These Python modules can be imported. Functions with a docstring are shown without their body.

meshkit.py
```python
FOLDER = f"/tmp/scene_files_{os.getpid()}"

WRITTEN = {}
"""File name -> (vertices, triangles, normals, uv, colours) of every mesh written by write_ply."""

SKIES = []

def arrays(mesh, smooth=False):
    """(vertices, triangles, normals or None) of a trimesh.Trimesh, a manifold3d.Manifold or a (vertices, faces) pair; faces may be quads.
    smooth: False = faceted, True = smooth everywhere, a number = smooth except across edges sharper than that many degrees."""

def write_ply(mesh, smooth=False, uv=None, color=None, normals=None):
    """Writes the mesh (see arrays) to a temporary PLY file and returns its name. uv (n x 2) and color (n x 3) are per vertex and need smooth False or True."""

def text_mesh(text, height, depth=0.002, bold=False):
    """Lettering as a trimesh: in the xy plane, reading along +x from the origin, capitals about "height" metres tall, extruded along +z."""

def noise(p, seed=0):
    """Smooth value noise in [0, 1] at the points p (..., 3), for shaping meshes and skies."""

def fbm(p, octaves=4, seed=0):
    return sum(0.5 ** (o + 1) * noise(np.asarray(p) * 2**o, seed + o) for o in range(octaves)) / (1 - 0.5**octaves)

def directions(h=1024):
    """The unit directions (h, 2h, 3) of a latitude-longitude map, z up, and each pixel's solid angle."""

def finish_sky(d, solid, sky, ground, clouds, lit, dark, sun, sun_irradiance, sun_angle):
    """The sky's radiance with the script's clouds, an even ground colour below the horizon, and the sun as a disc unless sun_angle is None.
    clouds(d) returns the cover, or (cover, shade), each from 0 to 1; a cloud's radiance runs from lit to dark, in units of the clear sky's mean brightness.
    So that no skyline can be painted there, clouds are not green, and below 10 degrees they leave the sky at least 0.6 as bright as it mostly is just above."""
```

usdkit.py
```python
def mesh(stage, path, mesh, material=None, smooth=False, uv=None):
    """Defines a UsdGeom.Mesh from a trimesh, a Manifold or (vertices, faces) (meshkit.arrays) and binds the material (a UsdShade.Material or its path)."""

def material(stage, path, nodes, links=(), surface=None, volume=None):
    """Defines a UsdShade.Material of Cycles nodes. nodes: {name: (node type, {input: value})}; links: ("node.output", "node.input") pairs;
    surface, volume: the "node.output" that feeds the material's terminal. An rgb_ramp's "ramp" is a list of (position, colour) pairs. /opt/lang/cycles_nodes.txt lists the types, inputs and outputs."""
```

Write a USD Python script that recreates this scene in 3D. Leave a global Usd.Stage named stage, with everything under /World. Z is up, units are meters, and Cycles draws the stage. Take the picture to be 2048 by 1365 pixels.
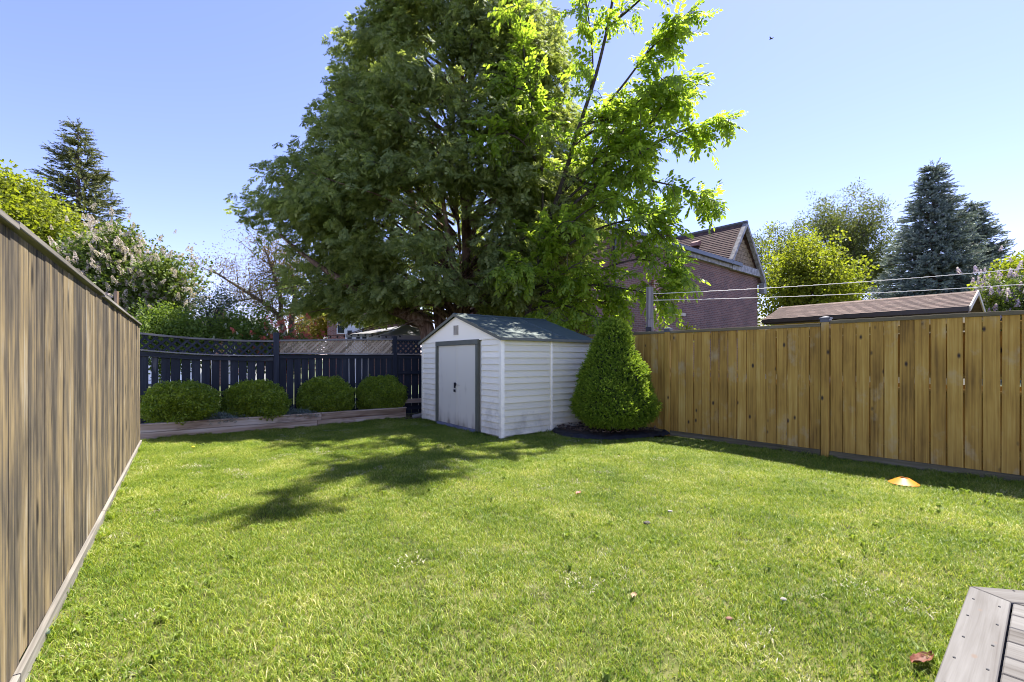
import math, numpy as np, trimesh, usdkit, meshkit
from pxr import Usd, UsdGeom, UsdLux, UsdShade, Sdf, Gf, Vt
from shapely.geometry import Polygon
import shapely

# ------------------------------------------------------------------ camera, sky, sun, exposure
stage = Usd.Stage.CreateInMemory()
UsdGeom.SetStageUpAxis(stage, 'Z')
UsdGeom.SetStageMetersPerUnit(stage, 1.0)
UsdGeom.Xform.Define(stage, '/World')
CAMH, FPX, CX, HV = 1.3, 909.0, 1024.0, 718.0
cam = UsdGeom.Camera.Define(stage, '/World/camera')
cam.AddTranslateOp().Set(Gf.Vec3d(0, 0, CAMH))
cam.AddRotateXOp().Set(90.0)
cam.CreateHorizontalApertureAttr(36.0)
cam.CreateVerticalApertureAttr(24.0)
cam.CreateFocalLengthAttr(36.0 * FPX / 2048)
cam.CreateVerticalApertureOffsetAttr(36.0 * 35.5 / 2048)
cam.CreateClippingRangeAttr(Gf.Vec2f(0.05, 5000))
cam.CreateExposureAttr(1.85)
SUN_AZ, SUN_EL = math.radians(43), math.radians(63)
SUN = np.array([math.sin(SUN_AZ) * math.cos(SUN_EL), math.cos(SUN_AZ) * math.cos(SUN_EL), math.sin(SUN_EL)])
sky_mat = usdkit.material(stage, '/World/Looks/sky_light', {
    's': ('sky_texture', {'sky_type': 'single_scattering', 'sun_disc': False, 'sun_elevation': SUN_EL, 'sun_rotation': SUN_AZ,
                          'air_density': 1.0, 'aerosol_density': 0.3, 'ozone_density': 2.5}),
    'm': ('mix_color', {'blend_type': 'multiply', 'fac': 1.0, 'b': (.82, .69, .90), 'use_clamp': False}),
    'b': ('background_shader', {'strength': 0.098})}, [('s.color', 'm.a'), ('m.result', 'b.color')], surface='b.background')
dome = UsdLux.DomeLight.Define(stage, '/World/sky')
UsdShade.MaterialBindingAPI.Apply(dome.GetPrim()).Bind(sky_mat)
dome.GetPrim().SetCustomDataByKey('kind', 'structure')
sun = UsdLux.DistantLight.Define(stage, '/World/sun')
sun.CreateNormalizeAttr(True); sun.CreateIntensityAttr(1.15); sun.CreateAngleAttr(0.53)
sun.CreateColorAttr(Gf.Vec3f(1.0, 0.95, 0.86))
sun.AddRotateXYZOp().Set(Gf.Vec3f(math.degrees(math.pi / 2 - SUN_EL), 0, -math.degrees(SUN_AZ) + 180) if False else Gf.Vec3f(-(90 - math.degrees(SUN_EL)), 0, -math.degrees(SUN_AZ)))

# ------------------------------------------------------------------ helpers
R = np.random.RandomState
used = {}
def numbered(path):
    n = used.get(path, 0); used[path] = n + 1
    return path if n == 0 else '%s_%03d' % (path, n)
def pathof(p): return p if isinstance(p, str) else str(p.GetPath())
def tag(p, label=None, cat=None, group=None, kind=None):
    for k, v in (('label', label), ('category', cat), ('group', group), ('kind', kind)):
        if v: p.SetCustomDataByKey(k, v)
    return p
def thing(name, label, cat, loc=(0, 0, 0), rz=0.0, group=None):
    x = UsdGeom.Xform.Define(stage, numbered('/World/' + name))
    x.AddTranslateOp().Set(Gf.Vec3d(*map(float, loc)))
    if rz: x.AddRotateZOp().Set(math.degrees(rz))
    return tag(x.GetPrim(), label, cat, group)
def m4(M):
    return Gf.Matrix4d(*np.asarray(M, float).T.ravel().tolist())
def obj(name, mesh, mat, parent=None, smooth=False, tint=None, M=None, vt=None):
    path = numbered((pathof(parent) if parent is not None else '/World') + '/' + name)
    m = usdkit.mesh(stage, path, mesh, mat, smooth)
    if M is not None: m.AddTransformOp().Set(m4(M))
    if tint is not None:
        vt = np.full(len(m.GetPointsAttr().Get()), float(tint))
    if vt is not None:
        UsdGeom.PrimvarsAPI(m).CreatePrimvar('tint', Sdf.ValueTypeNames.FloatArray, 'vertex').Set(Vt.FloatArray.FromNumpy(np.asarray(vt, np.float32)))
    return m.GetPrim()
def cat(ms): return trimesh.util.concatenate([trimesh.Trimesh(*m, process=False) if isinstance(m, tuple) else m for m in ms])
def box(x0, x1, y0, y1, z0, z1):
    b = trimesh.creation.box([x1 - x0, y1 - y0, z1 - z0]); b.apply_translation([(x0 + x1) / 2, (y0 + y1) / 2, (z0 + z1) / 2]); return b
def beam(L, W, T, c=0.003):
    """A plank from x=0 to L, W wide (y) and T thick (z), centred, its long edges chamfered; one width of slack in the middle for grain."""
    c = min(c, W * .3, T * .3); w, t = W / 2, T / 2
    p = np.array([(w, t - c), (w - c, t), (-w + c, t), (-w, t - c), (-w, -t + c), (-w + c, -t), (w - c, -t), (w, -t + c)])
    v = np.vstack([np.c_[np.zeros(8), p], np.c_[np.full(8, L), p]])
    f = []
    for i in range(8):
        j = (i + 1) % 8; f += [(i, j, 8 + j), (i, 8 + j, 8 + i)]
    for i in range(1, 7): f += [(0, i + 1, i), (8, 8 + i, 8 + i + 1)]
    return trimesh.Trimesh(v, np.array(f)[:, ::-1], process=False)
def fm(o, x, y=None):
    """Matrix with origin o, x axis along x, y axis as near y as can be."""
    x = np.asarray(x, float); x = x / np.linalg.norm(x)
    y = np.asarray(y if y is not None else (0, 0, 1), float)
    z = np.cross(x, y); z /= np.linalg.norm(z); y = np.cross(z, x)
    M = np.eye(4); M[:3, 0], M[:3, 1], M[:3, 2], M[:3, 3] = x, y, z, o
    return M
def plank(parent, name, p0, p1, wdir, W, T, mat, tint, c=0.003):
    p0, p1 = np.asarray(p0, float), np.asarray(p1, float)
    return obj(name, beam(np.linalg.norm(p1 - p0), W, T, c), mat, parent, M=fm(p0, p1 - p0, wdir), tint=tint)
def tube(pts, rad, sides=7):
    p = np.asarray(pts, float); n = len(p); rad = np.broadcast_to(rad, (n,))
    t = np.gradient(p, axis=0); t /= np.linalg.norm(t, axis=1, keepdims=True) + 1e-12
    a = np.cross(t, np.where(np.abs(t[:, 2:]) < .9, [0, 0, 1.], [1., 0, 0])); a /= np.linalg.norm(a, axis=1, keepdims=True) + 1e-12
    for k in range(1, n):
        q = a[k - 1] - t[k] * (a[k - 1] @ t[k]); a[k] = q / (np.linalg.norm(q) + 1e-12)
    b = np.cross(t, a); g = np.arange(sides) * 2 * np.pi / sides
    v = p[:, None] + rad[:, None, None] * (np.cos(g)[None, :, None] * a[:, None] + np.sin(g)[None, :, None] * b[:, None])
    i, j = np.meshgrid(np.arange(n - 1), np.arange(sides), indexing='ij')
    q = np.stack([i * sides + j, i * sides + (j + 1) % sides, (i + 1) * sides + (j + 1) % sides, (i + 1) * sides + j], -1).reshape(-1, 4)
    v = np.vstack([v.reshape(-1, 3), p[0], p[-1]])
    e = np.arange(sides); e2 = (e + 1) % sides; last = (n - 1) * sides
    f = np.vstack([q[:, [0, 1, 2]], q[:, [0, 2, 3]], np.c_[np.full(sides, n * sides), e2, e], np.c_[np.full(sides, n * sides + 1), last + e, last + e2]])
    return trimesh.Trimesh(v, f, process=False)
def curve(pts, n=12):
    """Smooth polyline through pts (Catmull-Rom)."""
    p = np.asarray(pts, float); p = np.vstack([2 * p[0] - p[1], p, 2 * p[-1] - p[-2]])
    out = []
    for k in range(1, len(p) - 2):
        t = np.linspace(0, 1, n, endpoint=(k == len(p) - 3))[:, None]
        a, b, c, d = p[k - 1:k + 3]
        out.append(.5 * (2 * b + (c - a) * t + (2 * a - 5 * b + 4 * c - d) * t ** 2 + (3 * b - a - 3 * c + d) * t ** 3))
    return np.vstack(out)
def at(u, v, Y):
    """World point seen at photograph pixel (u, v) at depth Y."""
    return np.array([(u - CX) * Y / FPX, Y, CAMH - (v - HV) * Y / FPX])
def gnd(u, v, z=0.0):
    Y = FPX * (CAMH - z) / (v - HV); return np.array([(u - CX) * Y / FPX, Y, z])
def frames(zdir, up=None, rng=None, roll=0.0):
    """Quaternions (w, x, y, z) turning local z to zdir and local y towards up, with a random roll."""
    z = np.asarray(zdir, float); z = z / (np.linalg.norm(z, axis=1, keepdims=True) + 1e-9)
    n = len(z)
    u = np.broadcast_to(np.asarray(up if up is not None else [0, 0, 1.0], float), (n, 3)) + 1e-3 * rng.randn(n, 3)
    x = np.cross(u, z); x /= np.linalg.norm(x, axis=1, keepdims=True) + 1e-9
    y = np.cross(z, x)
    a = rng.randn(n) * roll; ca, sa = np.cos(a)[:, None], np.sin(a)[:, None]
    x, y = x * ca + y * sa, y * ca - x * sa
    m = np.stack([x, y, z], -1)
    q = np.empty((n, 4))
    K = np.zeros((n, 4, 4))
    K[:, 0, 0] = m[:, 0, 0] - m[:, 1, 1] - m[:, 2, 2]; K[:, 1, 1] = m[:, 1, 1] - m[:, 0, 0] - m[:, 2, 2]; K[:, 2, 2] = m[:, 2, 2] - m[:, 0, 0] - m[:, 1, 1]; K[:, 3, 3] = np.trace(m, axis1=1, axis2=2)
    K[:, 1, 0] = m[:, 1, 0] + m[:, 0, 1]; K[:, 2, 0] = m[:, 2, 0] + m[:, 0, 2]; K[:, 2, 1] = m[:, 2, 1] + m[:, 1, 2]
    K[:, 3, 0] = m[:, 2, 1] - m[:, 1, 2]; K[:, 3, 1] = m[:, 0, 2] - m[:, 2, 0]; K[:, 3, 2] = m[:, 1, 0] - m[:, 0, 1]
    w, v = np.linalg.eigh(K)
    v = v[:, :, -1]
    return v[:, [3, 0, 1, 2]]
def scatter(name, parent, protos, pos, quat, scale, idx=None, rng=None, kind='stuff'):
    """PointInstancer. protos: list of (mesh, material, per-vertex tint or None)."""
    path = numbered((pathof(parent) if parent is not None else '/World') + '/' + name)
    pi = UsdGeom.PointInstancer.Define(stage, path)
    tgt = []
    for k, (mesh, mat, vt) in enumerate(protos):
        o = obj(name + '_piece', mesh, mat, path, vt=vt); tgt.append(o.GetPath())
    pi.CreatePrototypesRel().SetTargets(tgt)
    n = len(pos)
    if idx is None: idx = (rng or R(1)).randint(len(protos), size=n)
    pi.CreateProtoIndicesAttr(Vt.IntArray.FromNumpy(np.asarray(idx, np.int32)))
    pi.CreatePositionsAttr(Vt.Vec3fArray.FromNumpy(np.asarray(pos, np.float32)))
    q = np.asarray(quat, float)
    pi.CreateOrientationsAttr(Vt.QuathArray([Gf.Quath(float(a), float(b), float(c), float(d)) for a, b, c, d in q]))
    s = np.asarray(scale, np.float32); s = np.repeat(s[:, None], 3, 1) if s.ndim == 1 else s
    pi.CreateScalesAttr(Vt.Vec3fArray.FromNumpy(np.ascontiguousarray(s)))
    return tag(pi.GetPrim(), kind=kind)
def grid(nx, ny, fn):
    """(nx+1)x(ny+1) sheet: fn(a, b) of arrays in [0,1] -> points."""
    a, b = np.meshgrid(np.linspace(0, 1, nx + 1), np.linspace(0, 1, ny + 1), indexing='ij')
    v = np.asarray(fn(a, b)).reshape(-1, 3)
    i, j = np.meshgrid(np.arange(nx), np.arange(ny), indexing='ij')
    k = (i * (ny + 1) + j).ravel()
    f = np.c_[k, k + ny + 1, k + ny + 2, k + 1]
    return trimesh.Trimesh(v, np.vstack([f[:, :3], f[:, [0, 2, 3]]]), process=False)
def prism(poly, axis_dir, thick, o=(0, 0, 0)):
    m = trimesh.creation.extrude_polygon(Polygon(poly), thick, engine='earcut'); return m

# ------------------------------------------------------------------ materials
def mat(name, nodes, links, surface='p.BSDF'):
    return usdkit.material(stage, '/World/Looks/' + name, nodes, links, surface=surface)
def plain(name, col, rough=.6, var=.12, scale=6., bump=.0, spec=.4, metallic=0., col2=None, detail=5.):
    c = np.array(col, float); c2 = np.array(col2, float) if col2 is not None else c * (1 - 2 * var)
    nodes = {'t': ('texture_coordinate', {}), 'n': ('noise_texture', {'scale': scale, 'detail': detail, 'roughness': .6}),
             'r': ('rgb_ramp', {'ramp': [(.3, tuple(c2)), (.68, tuple(c * (1 + var * .6)))]}),
             'p': ('principled_bsdf', {'roughness': rough, 'specular_ior_level': spec, 'metallic': metallic})}
    links = [('t.object', 'n.vector'), ('n.fac', 'r.fac'), ('r.color', 'p.base_color')]
    if bump:
        nodes['n2'] = ('noise_texture', {'scale': scale * 5, 'detail': 4.}); nodes['b'] = ('bump', {'strength': bump, 'distance': .01})
        links += [('t.object', 'n2.vector'), ('n2.fac', 'b.height'), ('b.normal', 'p.normal')]
    return mat(name, nodes, links)
def wood(name, ramp, streak=(.9, 26., 60.), broad=(.8, 5., 5.), knot=None, rough=.8, tintamt=.35, bump=.35, stain=None, grain=.5, spec=.25, contrast=1.9, edge=None):
    """Planks: local x runs along the grain. tint (per plank) shifts the pattern and the tone."""
    n = {'t': ('texture_coordinate', {}), 'a': ('attribute', {'attribute': 'tint'}),
         'off': ('vector_math', {'math_type': 'multiply', 'vector2': (37., 11., 5.)}),
         'add': ('vector_math', {'math_type': 'add'}),
         'm1': ('mapping', {'scale': streak}), 'm2': ('mapping', {'scale': broad}),
         'n1': ('noise_texture', {'scale': 1., 'detail': 6., 'roughness': .65, 'distortion': .35}),
         'n2': ('noise_texture', {'scale': 1., 'detail': 4., 'roughness': .55, 'distortion': .2}),
         'mx': ('mix_float', {'fac': grain}), 'ts': ('math', {'math_type': 'subtract', 'value2': .5}), 'ct': ('map_range', {'from_min': .5 - .5 / contrast, 'from_max': .5 + .5 / contrast}),
         'tm': ('math', {'math_type': 'multiply_add', 'value2': tintamt}),
         'r': ('rgb_ramp', {'ramp': ramp}),
         'p': ('principled_bsdf', {'roughness': rough, 'specular_ior_level': spec}),
         'b': ('bump', {'strength': bump, 'distance': .004})}
    l = [('a.fac', 'off.vector1'), ('t.object', 'add.vector1'), ('off.vector', 'add.vector2'), ('add.vector', 'm1.vector'), ('add.vector', 'm2.vector'),
         ('m1.vector', 'n1.vector'), ('m2.vector', 'n2.vector'), ('n1.fac', 'mx.a'), ('n2.fac', 'mx.b'), ('a.fac', 'ts.value1'), ('ts.value', 'tm.value1'), ('mx.result', 'ct.value'), ('ct.result', 'tm.value3'),
         ('tm.value', 'r.fac'), ('n1.fac', 'b.height'), ('b.normal', 'p.normal')]
    last = 'r.color'
    if knot:
        kscale, kcol, ksize = knot
        n |= {'mk': ('mapping', {'scale': kscale}), 'v': ('voronoi_texture', {'dimensions': '3D', 'feature': 'f1', 'scale': 1., 'randomness': 1.}),
              'kd': ('map_range', {'from_min': ksize, 'from_max': ksize * .45, 'clamp': True}), 'km': ('mix_color', {'b': kcol})}
        l += [('add.vector', 'mk.vector'), ('mk.vector', 'v.vector'), ('v.distance', 'kd.value'), ('kd.result', 'km.fac'), (last, 'km.a')]
        last = 'km.result'
    if stain:
        sscale, scol, lo, hi, amt = stain
        n |= {'s1': ('mapping', {'scale': sscale}), 'sn': ('noise_texture', {'scale': 1., 'detail': 5., 'roughness': .6}),
              'sr': ('map_range', {'from_min': lo, 'from_max': hi, 'to_max': amt, 'clamp': True}), 'sm': ('mix_color', {'b': scol})}
        l += [('add.vector', 's1.vector'), ('s1.vector', 'sn.vector'), ('sn.fac', 'sr.value'), ('sr.result', 'sm.fac'), (last, 'sm.a')]
        last = 'sm.result'
    if edge:  # board edges and upper ends weather darker and dirtier
        n |= {'ex': ('separate_xyz', {}), 'ea': ('math', {'math_type': 'absolute'}), 'en': ('noise_texture', {'scale': 9., 'detail': 3.}), 'es': ('math', {'math_type': 'multiply_add', 'value2': .02}),
              'er': ('map_range', {'from_min': edge + .004, 'from_max': edge + .018, 'to_max': .55, 'clamp': True}), 'em': ('mix_color', {'b': (.03, .024, .018)})}
        l += [('t.object', 'ex.vector'), ('ex.y', 'ea.value1'), ('add.vector', 'en.vector'), ('en.fac', 'es.value1'), ('ea.value', 'es.value3'), ('es.value', 'er.value'), ('er.result', 'em.fac'), (last, 'em.a')]
        last = 'em.result'
    l.append((last, 'p.base_color'))
    return mat(name, n, l)
def leafmat(name, ramp, trans=.35, transcol=None, rough=.5, spec=.25, patch=.8, pamt=.5, pcon=1.):
    """Foliage: tone from the leaf's own tint and from slow noise over the crown; some light passes through."""
    c = np.array(ramp[-1][1]); tc = transcol or tuple(np.minimum(c * np.array([1.5, 1.5, .7]), .9))
    n = {'a': ('attribute', {'attribute': 'tint'}), 'g': ('geometry', {}), 'n': ('noise_texture', {'scale': patch, 'detail': 3.}),
         'mx': ('mix_float', {'fac': pamt}), 'r': ('rgb_ramp', {'ramp': ramp}),
         'p': ('principled_bsdf', {'roughness': rough, 'specular_ior_level': spec}), 'tr': ('translucent_bsdf', {}),
         'tcm': ('mix_color', {'blend_type': 'multiply', 'fac': 1.0, 'b': tuple(np.array(tc) / np.maximum(c, 1e-3))}), 'm': ('mix_closure', {'fac': trans})}
    l = [('a.fac', 'mx.a'), ('g.position', 'n.vector'), ('n.fac', 'mx.b'), ('mx.result', 'r.fac'), ('r.color', 'p.base_color'), ('r.color', 'tcm.a'), ('tcm.result', 'tr.color'),
         ('p.BSDF', 'm.closure1'), ('tr.BSDF', 'm.closure2')]
    n['tcm'][1]['use_clamp'] = False
    if pcon != 1:
        n['pc'] = ('map_range', {'from_min': .5 - .5 / pcon, 'from_max': .5 + .5 / pcon, 'clamp': True}); n['n'][1]['detail'] = 6.
        l = [q for q in l if q != ('n.fac', 'mx.b')] + [('n.fac', 'pc.value'), ('pc.result', 'mx.b')]
    return mat(name, n, l, 'm.closure')

LEFTWOOD = wood('weathered_cedar', [(.10, (.020, .016, .012)), (.32, (.066, .055, .043)), (.48, (.125, .098, .064)), (.62, (.195, .145, .075)), (.76, (.23, .176, .10)), (.90, (.28, .25, .20))],
                streak=(1.1, 75., 75.), broad=(2.4, 11., 11.), knot=((2.2, 6., 6.), (.02, .015, .011), .19), tintamt=.42, bump=.7, grain=.42, contrast=2.5, edge=.066, stain=((1.5, 8., 8.), (.046, .039, .033), .50, .64, .72))
GREYWOOD = wood('grey_weathered_wood', [(.2, (.07, .062, .055)), (.5, (.17, .155, .135)), (.8, (.27, .25, .225))], streak=(1.2, 40., 40.), broad=(.8, 6., 6.), tintamt=.2, bump=.5)
RIGHTWOOD = wood('stained_cedar', [(.12, (.105, .056, .010)), (.40, (.255, .145, .025)), (.6, (.34, .205, .038)), (.88, (.44, .30, .08))],
                 streak=(1., 50., 50.), broad=(1.6, 5., 5.), knot=((3.0, 6.0, 6.0), (.03, .02, .012), .13), tintamt=.22, bump=.3, grain=.4,
                 stain=((3., 4., 4.), (.34, .29, .17), .56, .75, .6))
DARKRAIL = wood('mossy_rail_wood', [(.2, (.05, .042, .02)), (.5, (.11, .09, .045)), (.8, (.19, .17, .12))], tintamt=.2)
NAVYWOOD = wood('dark_blue_painted_wood', [(.25, (.006, .008, .012)), (.55, (.012, .0148, .021)), (.8, (.027, .030, .036))], streak=(.9, 26., 26.), broad=(1.2, 5., 5.), rough=.65, tintamt=.25, bump=.3,
                stain=((1.1, 9., 9.), (.10, .095, .095), .66, .74, .6))
LATTICEWOOD = wood('bare_lattice_wood', [(.25, (.16, .12, .07)), (.5, (.33, .25, .155)), (.75, (.47, .38, .26))], streak=(1.2, 40., 40.), broad=(1.5, 6., 6.), tintamt=.4)
BEDWOOD = wood('planter_timber', [(.25, (.14, .09, .052)), (.5, (.32, .23, .15)), (.75, (.46, .38, .29))], streak=(.8, 18., 18.), broad=(.7, 5., 5.), tintamt=.25, bump=.4,
               stain=((1.6, 7., 7.), (.10, .048, .024), .56, .68, .75))
DECKWOOD = wood('deck_timber', [(.15, (.045, .038, .031)), (.38, (.093, .085, .077)), (.6, (.130, .123, .115)), (.88, (.175, .168, .16))], streak=(.9, 34., 34.), broad=(.9, 5., 5.), knot=((4.5, 9., 9.), (.13, .10, .08), .10), tintamt=.25, bump=.5)
POSTCAP = plain('dark_post_cap', (.06, .065, .075), .4, .15, 8.)
def siding_mat(name, col):
    return mat(name, {'t': ('texture_coordinate', {}), 'a': ('attribute', {'attribute': 'tint'}), 'g': ('geometry', {}), 'm': ('mapping', {'scale': (5., 5., 90.)}),
        'n': ('noise_texture', {'scale': 1., 'detail': 3.}), 'd': ('noise_texture', {'scale': 3.2, 'detail': 6., 'roughness': .65}), 'sz': ('separate_xyz', {}),
        'h': ('map_range', {'from_min': .75, 'from_max': -.05, 'to_min': 0., 'to_max': .32, 'clamp': True}), 'ad': ('math', {'math_type': 'add'}),
        'dr': ('map_range', {'from_min': .66, 'from_max': 1.0, 'to_max': .6, 'clamp': True}),
        'x': ('mix_color', {'a': col, 'b': (.20, .175, .12)}), 'tv': ('map_range', {'from_min': 0., 'from_max': 1., 'to_min': .93, 'to_max': 1.05}), 'tm': ('mix_color', {'blend_type': 'multiply', 'fac': 1.}),
        'p': ('principled_bsdf', {'roughness': .5, 'specular_ior_level': .35}), 'b': ('bump', {'strength': .12, 'distance': .003})},
        [('t.object', 'm.vector'), ('m.vector', 'n.vector'), ('g.position', 'd.vector'), ('g.position', 'sz.vector'), ('sz.z', 'h.value'), ('d.fac', 'ad.value1'), ('h.result', 'ad.value2'),
         ('ad.value', 'dr.value'), ('dr.result', 'x.fac'), ('a.fac', 'tv.value'), ('x.result', 'tm.a'), ('tv.result', 'tm.b'), ('tm.result', 'p.base_color'), ('n.fac', 'b.height'), ('b.normal', 'p.normal')])
SIDING = siding_mat('cream_vinyl_siding', (.88, .80, .59))
DOORPAINT = mat('grey_door_paint', {'t': ('texture_coordinate', {}), 'm': ('mapping', {'scale': (9., 9., 1.1)}), 'n': ('noise_texture', {'scale': 1., 'detail': 6., 'roughness': .65}),
    'n2': ('noise_texture', {'scale': 2.2, 'detail': 5.}), 'sz': ('separate_xyz', {}), 'h': ('map_range', {'from_min': .5, 'from_max': 0., 'to_max': .28, 'clamp': True}), 'ad': ('math', {'math_type': 'add'}),
    'mm': ('math', {'math_type': 'multiply'}), 'r': ('rgb_ramp', {'ramp': [(.34, (.64, .58, .425)), (.46, (.52, .46, .33)), (.58, (.24, .20, .14))]}), 'p': ('principled_bsdf', {'roughness': .5, 'specular_ior_level': .35})},
    [('t.object', 'm.vector'), ('m.vector', 'n.vector'), ('t.object', 'n2.vector'), ('t.object', 'sz.vector'), ('sz.z', 'h.value'), ('n.fac', 'mm.value1'), ('n2.fac', 'mm.value2'), ('mm.value', 'ad.value1'), ('h.result', 'ad.value2'), ('ad.value', 'r.fac'), ('r.color', 'p.base_color')])
TRIMGREEN = plain('dark_green_trim', (.10, .10, .068), .5, .1, 5.)
SHEDROOF = plain('dark_green_roof_sheet', (.075, .105, .098), .55, .15, 9., bump=.15, col2=(.05, .072, .07))
BLACK = plain('black_plastic', (.012, .012, .013), .45, .1)
METAL = plain('dull_metal', (.35, .34, .32), .4, .1, metallic=.8)
FABRIC = plain('black_landscape_fabric', (.016, .017, .020), .7, .3, 30., bump=.5)
SOIL = plain('dark_soil', (.05, .036, .025), .95, .3, 14., bump=.8, col2=(.022, .016, .011))
BARK = plain('grey_brown_bark', (.10, .078, .058), .9, .35, 9., bump=1.0, col2=(.045, .034, .026))
DARKBARK = plain('dark_twig_bark', (.050, .038, .028), .9, .3, 9., bump=.8, col2=(.025, .019, .014))
REDBARK = mat('cedar_bark', {'t': ('texture_coordinate', {}), 'm': ('mapping', {'scale': (14., 14., 1.6)}), 'n': ('noise_texture', {'scale': 1., 'detail': 5., 'distortion': .4}), 'r': ('rgb_ramp', {'ramp': [(.3, (.05, .03, .02)), (.5, (.15, .095, .066)), (.7, (.27, .20, .155))]}),
    'b': ('bump', {'strength': .8, 'distance': .02}), 'p': ('principled_bsdf', {'roughness': .9, 'specular_ior_level': .2})},
    [('t.object', 'm.vector'), ('m.vector', 'n.vector'), ('n.fac', 'r.fac'), ('n.fac', 'b.height'), ('b.normal', 'p.normal'), ('r.color', 'p.base_color')])
ORANGE = plain('orange_plastic', (.60, .19, .012), .45, .05)
DEADLEAF = plain('dead_leaf', (.17, .055, .03), .6, .3, 30., bump=.3)
STONE = plain('pale_stone', (.26, .24, .21), .8, .2, 30., bump=.4)
WHITEPAINT = plain('white_paint', (.72, .72, .72), .6, .04)
GLASSDARK = plain('dark_window_glass', (.03, .035, .04), .08, .1, spec=.6)
CABLE = plain('pale_cable', (.62, .60, .56), .5, .05)
def brickmat(name, c1, c2, mortar):
    return mat(name, {'t': ('texture_coordinate', {}), 'sx': ('separate_xyz', {}), 'cx': ('combine_xyz', {}), 'a1': ('math', {'math_type': 'add'}),
        'b': ('brick_texture', {'color1': c1, 'color2': c2, 'mortar': mortar, 'scale': 1., 'brick_width': .215, 'row_height': .075, 'mortar_size': .007, 'mortar_smooth': .2, 'bias': -.1}),
        'n': ('noise_texture', {'scale': .7, 'detail': 6., 'roughness': .65}), 'r': ('rgb_ramp', {'ramp': [(.35, (.72, .72, .76)), (.65, (1.12, 1.08, 1.08))]}), 'mu': ('mix_color', {'blend_type': 'multiply', 'fac': 1., 'use_clamp': False}),
        'n3': ('noise_texture', {'scale': 26., 'detail': 2.}), 'bp': ('bump', {'strength': .6, 'distance': .01}), 'iv': ('invert', {}), 'p': ('principled_bsdf', {'roughness': .9, 'specular_ior_level': .2})},
        [('t.object', 'sx.vector'), ('sx.x', 'a1.value1'), ('sx.y', 'a1.value2'), ('a1.value', 'cx.x'), ('sx.z', 'cx.y'), ('cx.vector', 'b.vector'), ('t.object', 'n.vector'), ('n.fac', 'r.fac'), ('b.color', 'mu.a'), ('r.color', 'mu.b'),
         ('mu.result', 'p.base_color'), ('b.fac', 'iv.color'), ('iv.color', 'bp.height'), ('bp.normal', 'p.normal')])
BRICK = brickmat('purple_brown_brick', (.15, .078, .060), (.085, .050, .044), (.23, .185, .16))
BRICKRED = brickmat('red_brick', (.30, .14, .095), (.20, .09, .065), (.42, .38, .34))
BROWNTILE = plain('brown_roof_tile', (.105, .060, .050), .85, .3, 5., bump=.3)
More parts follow.
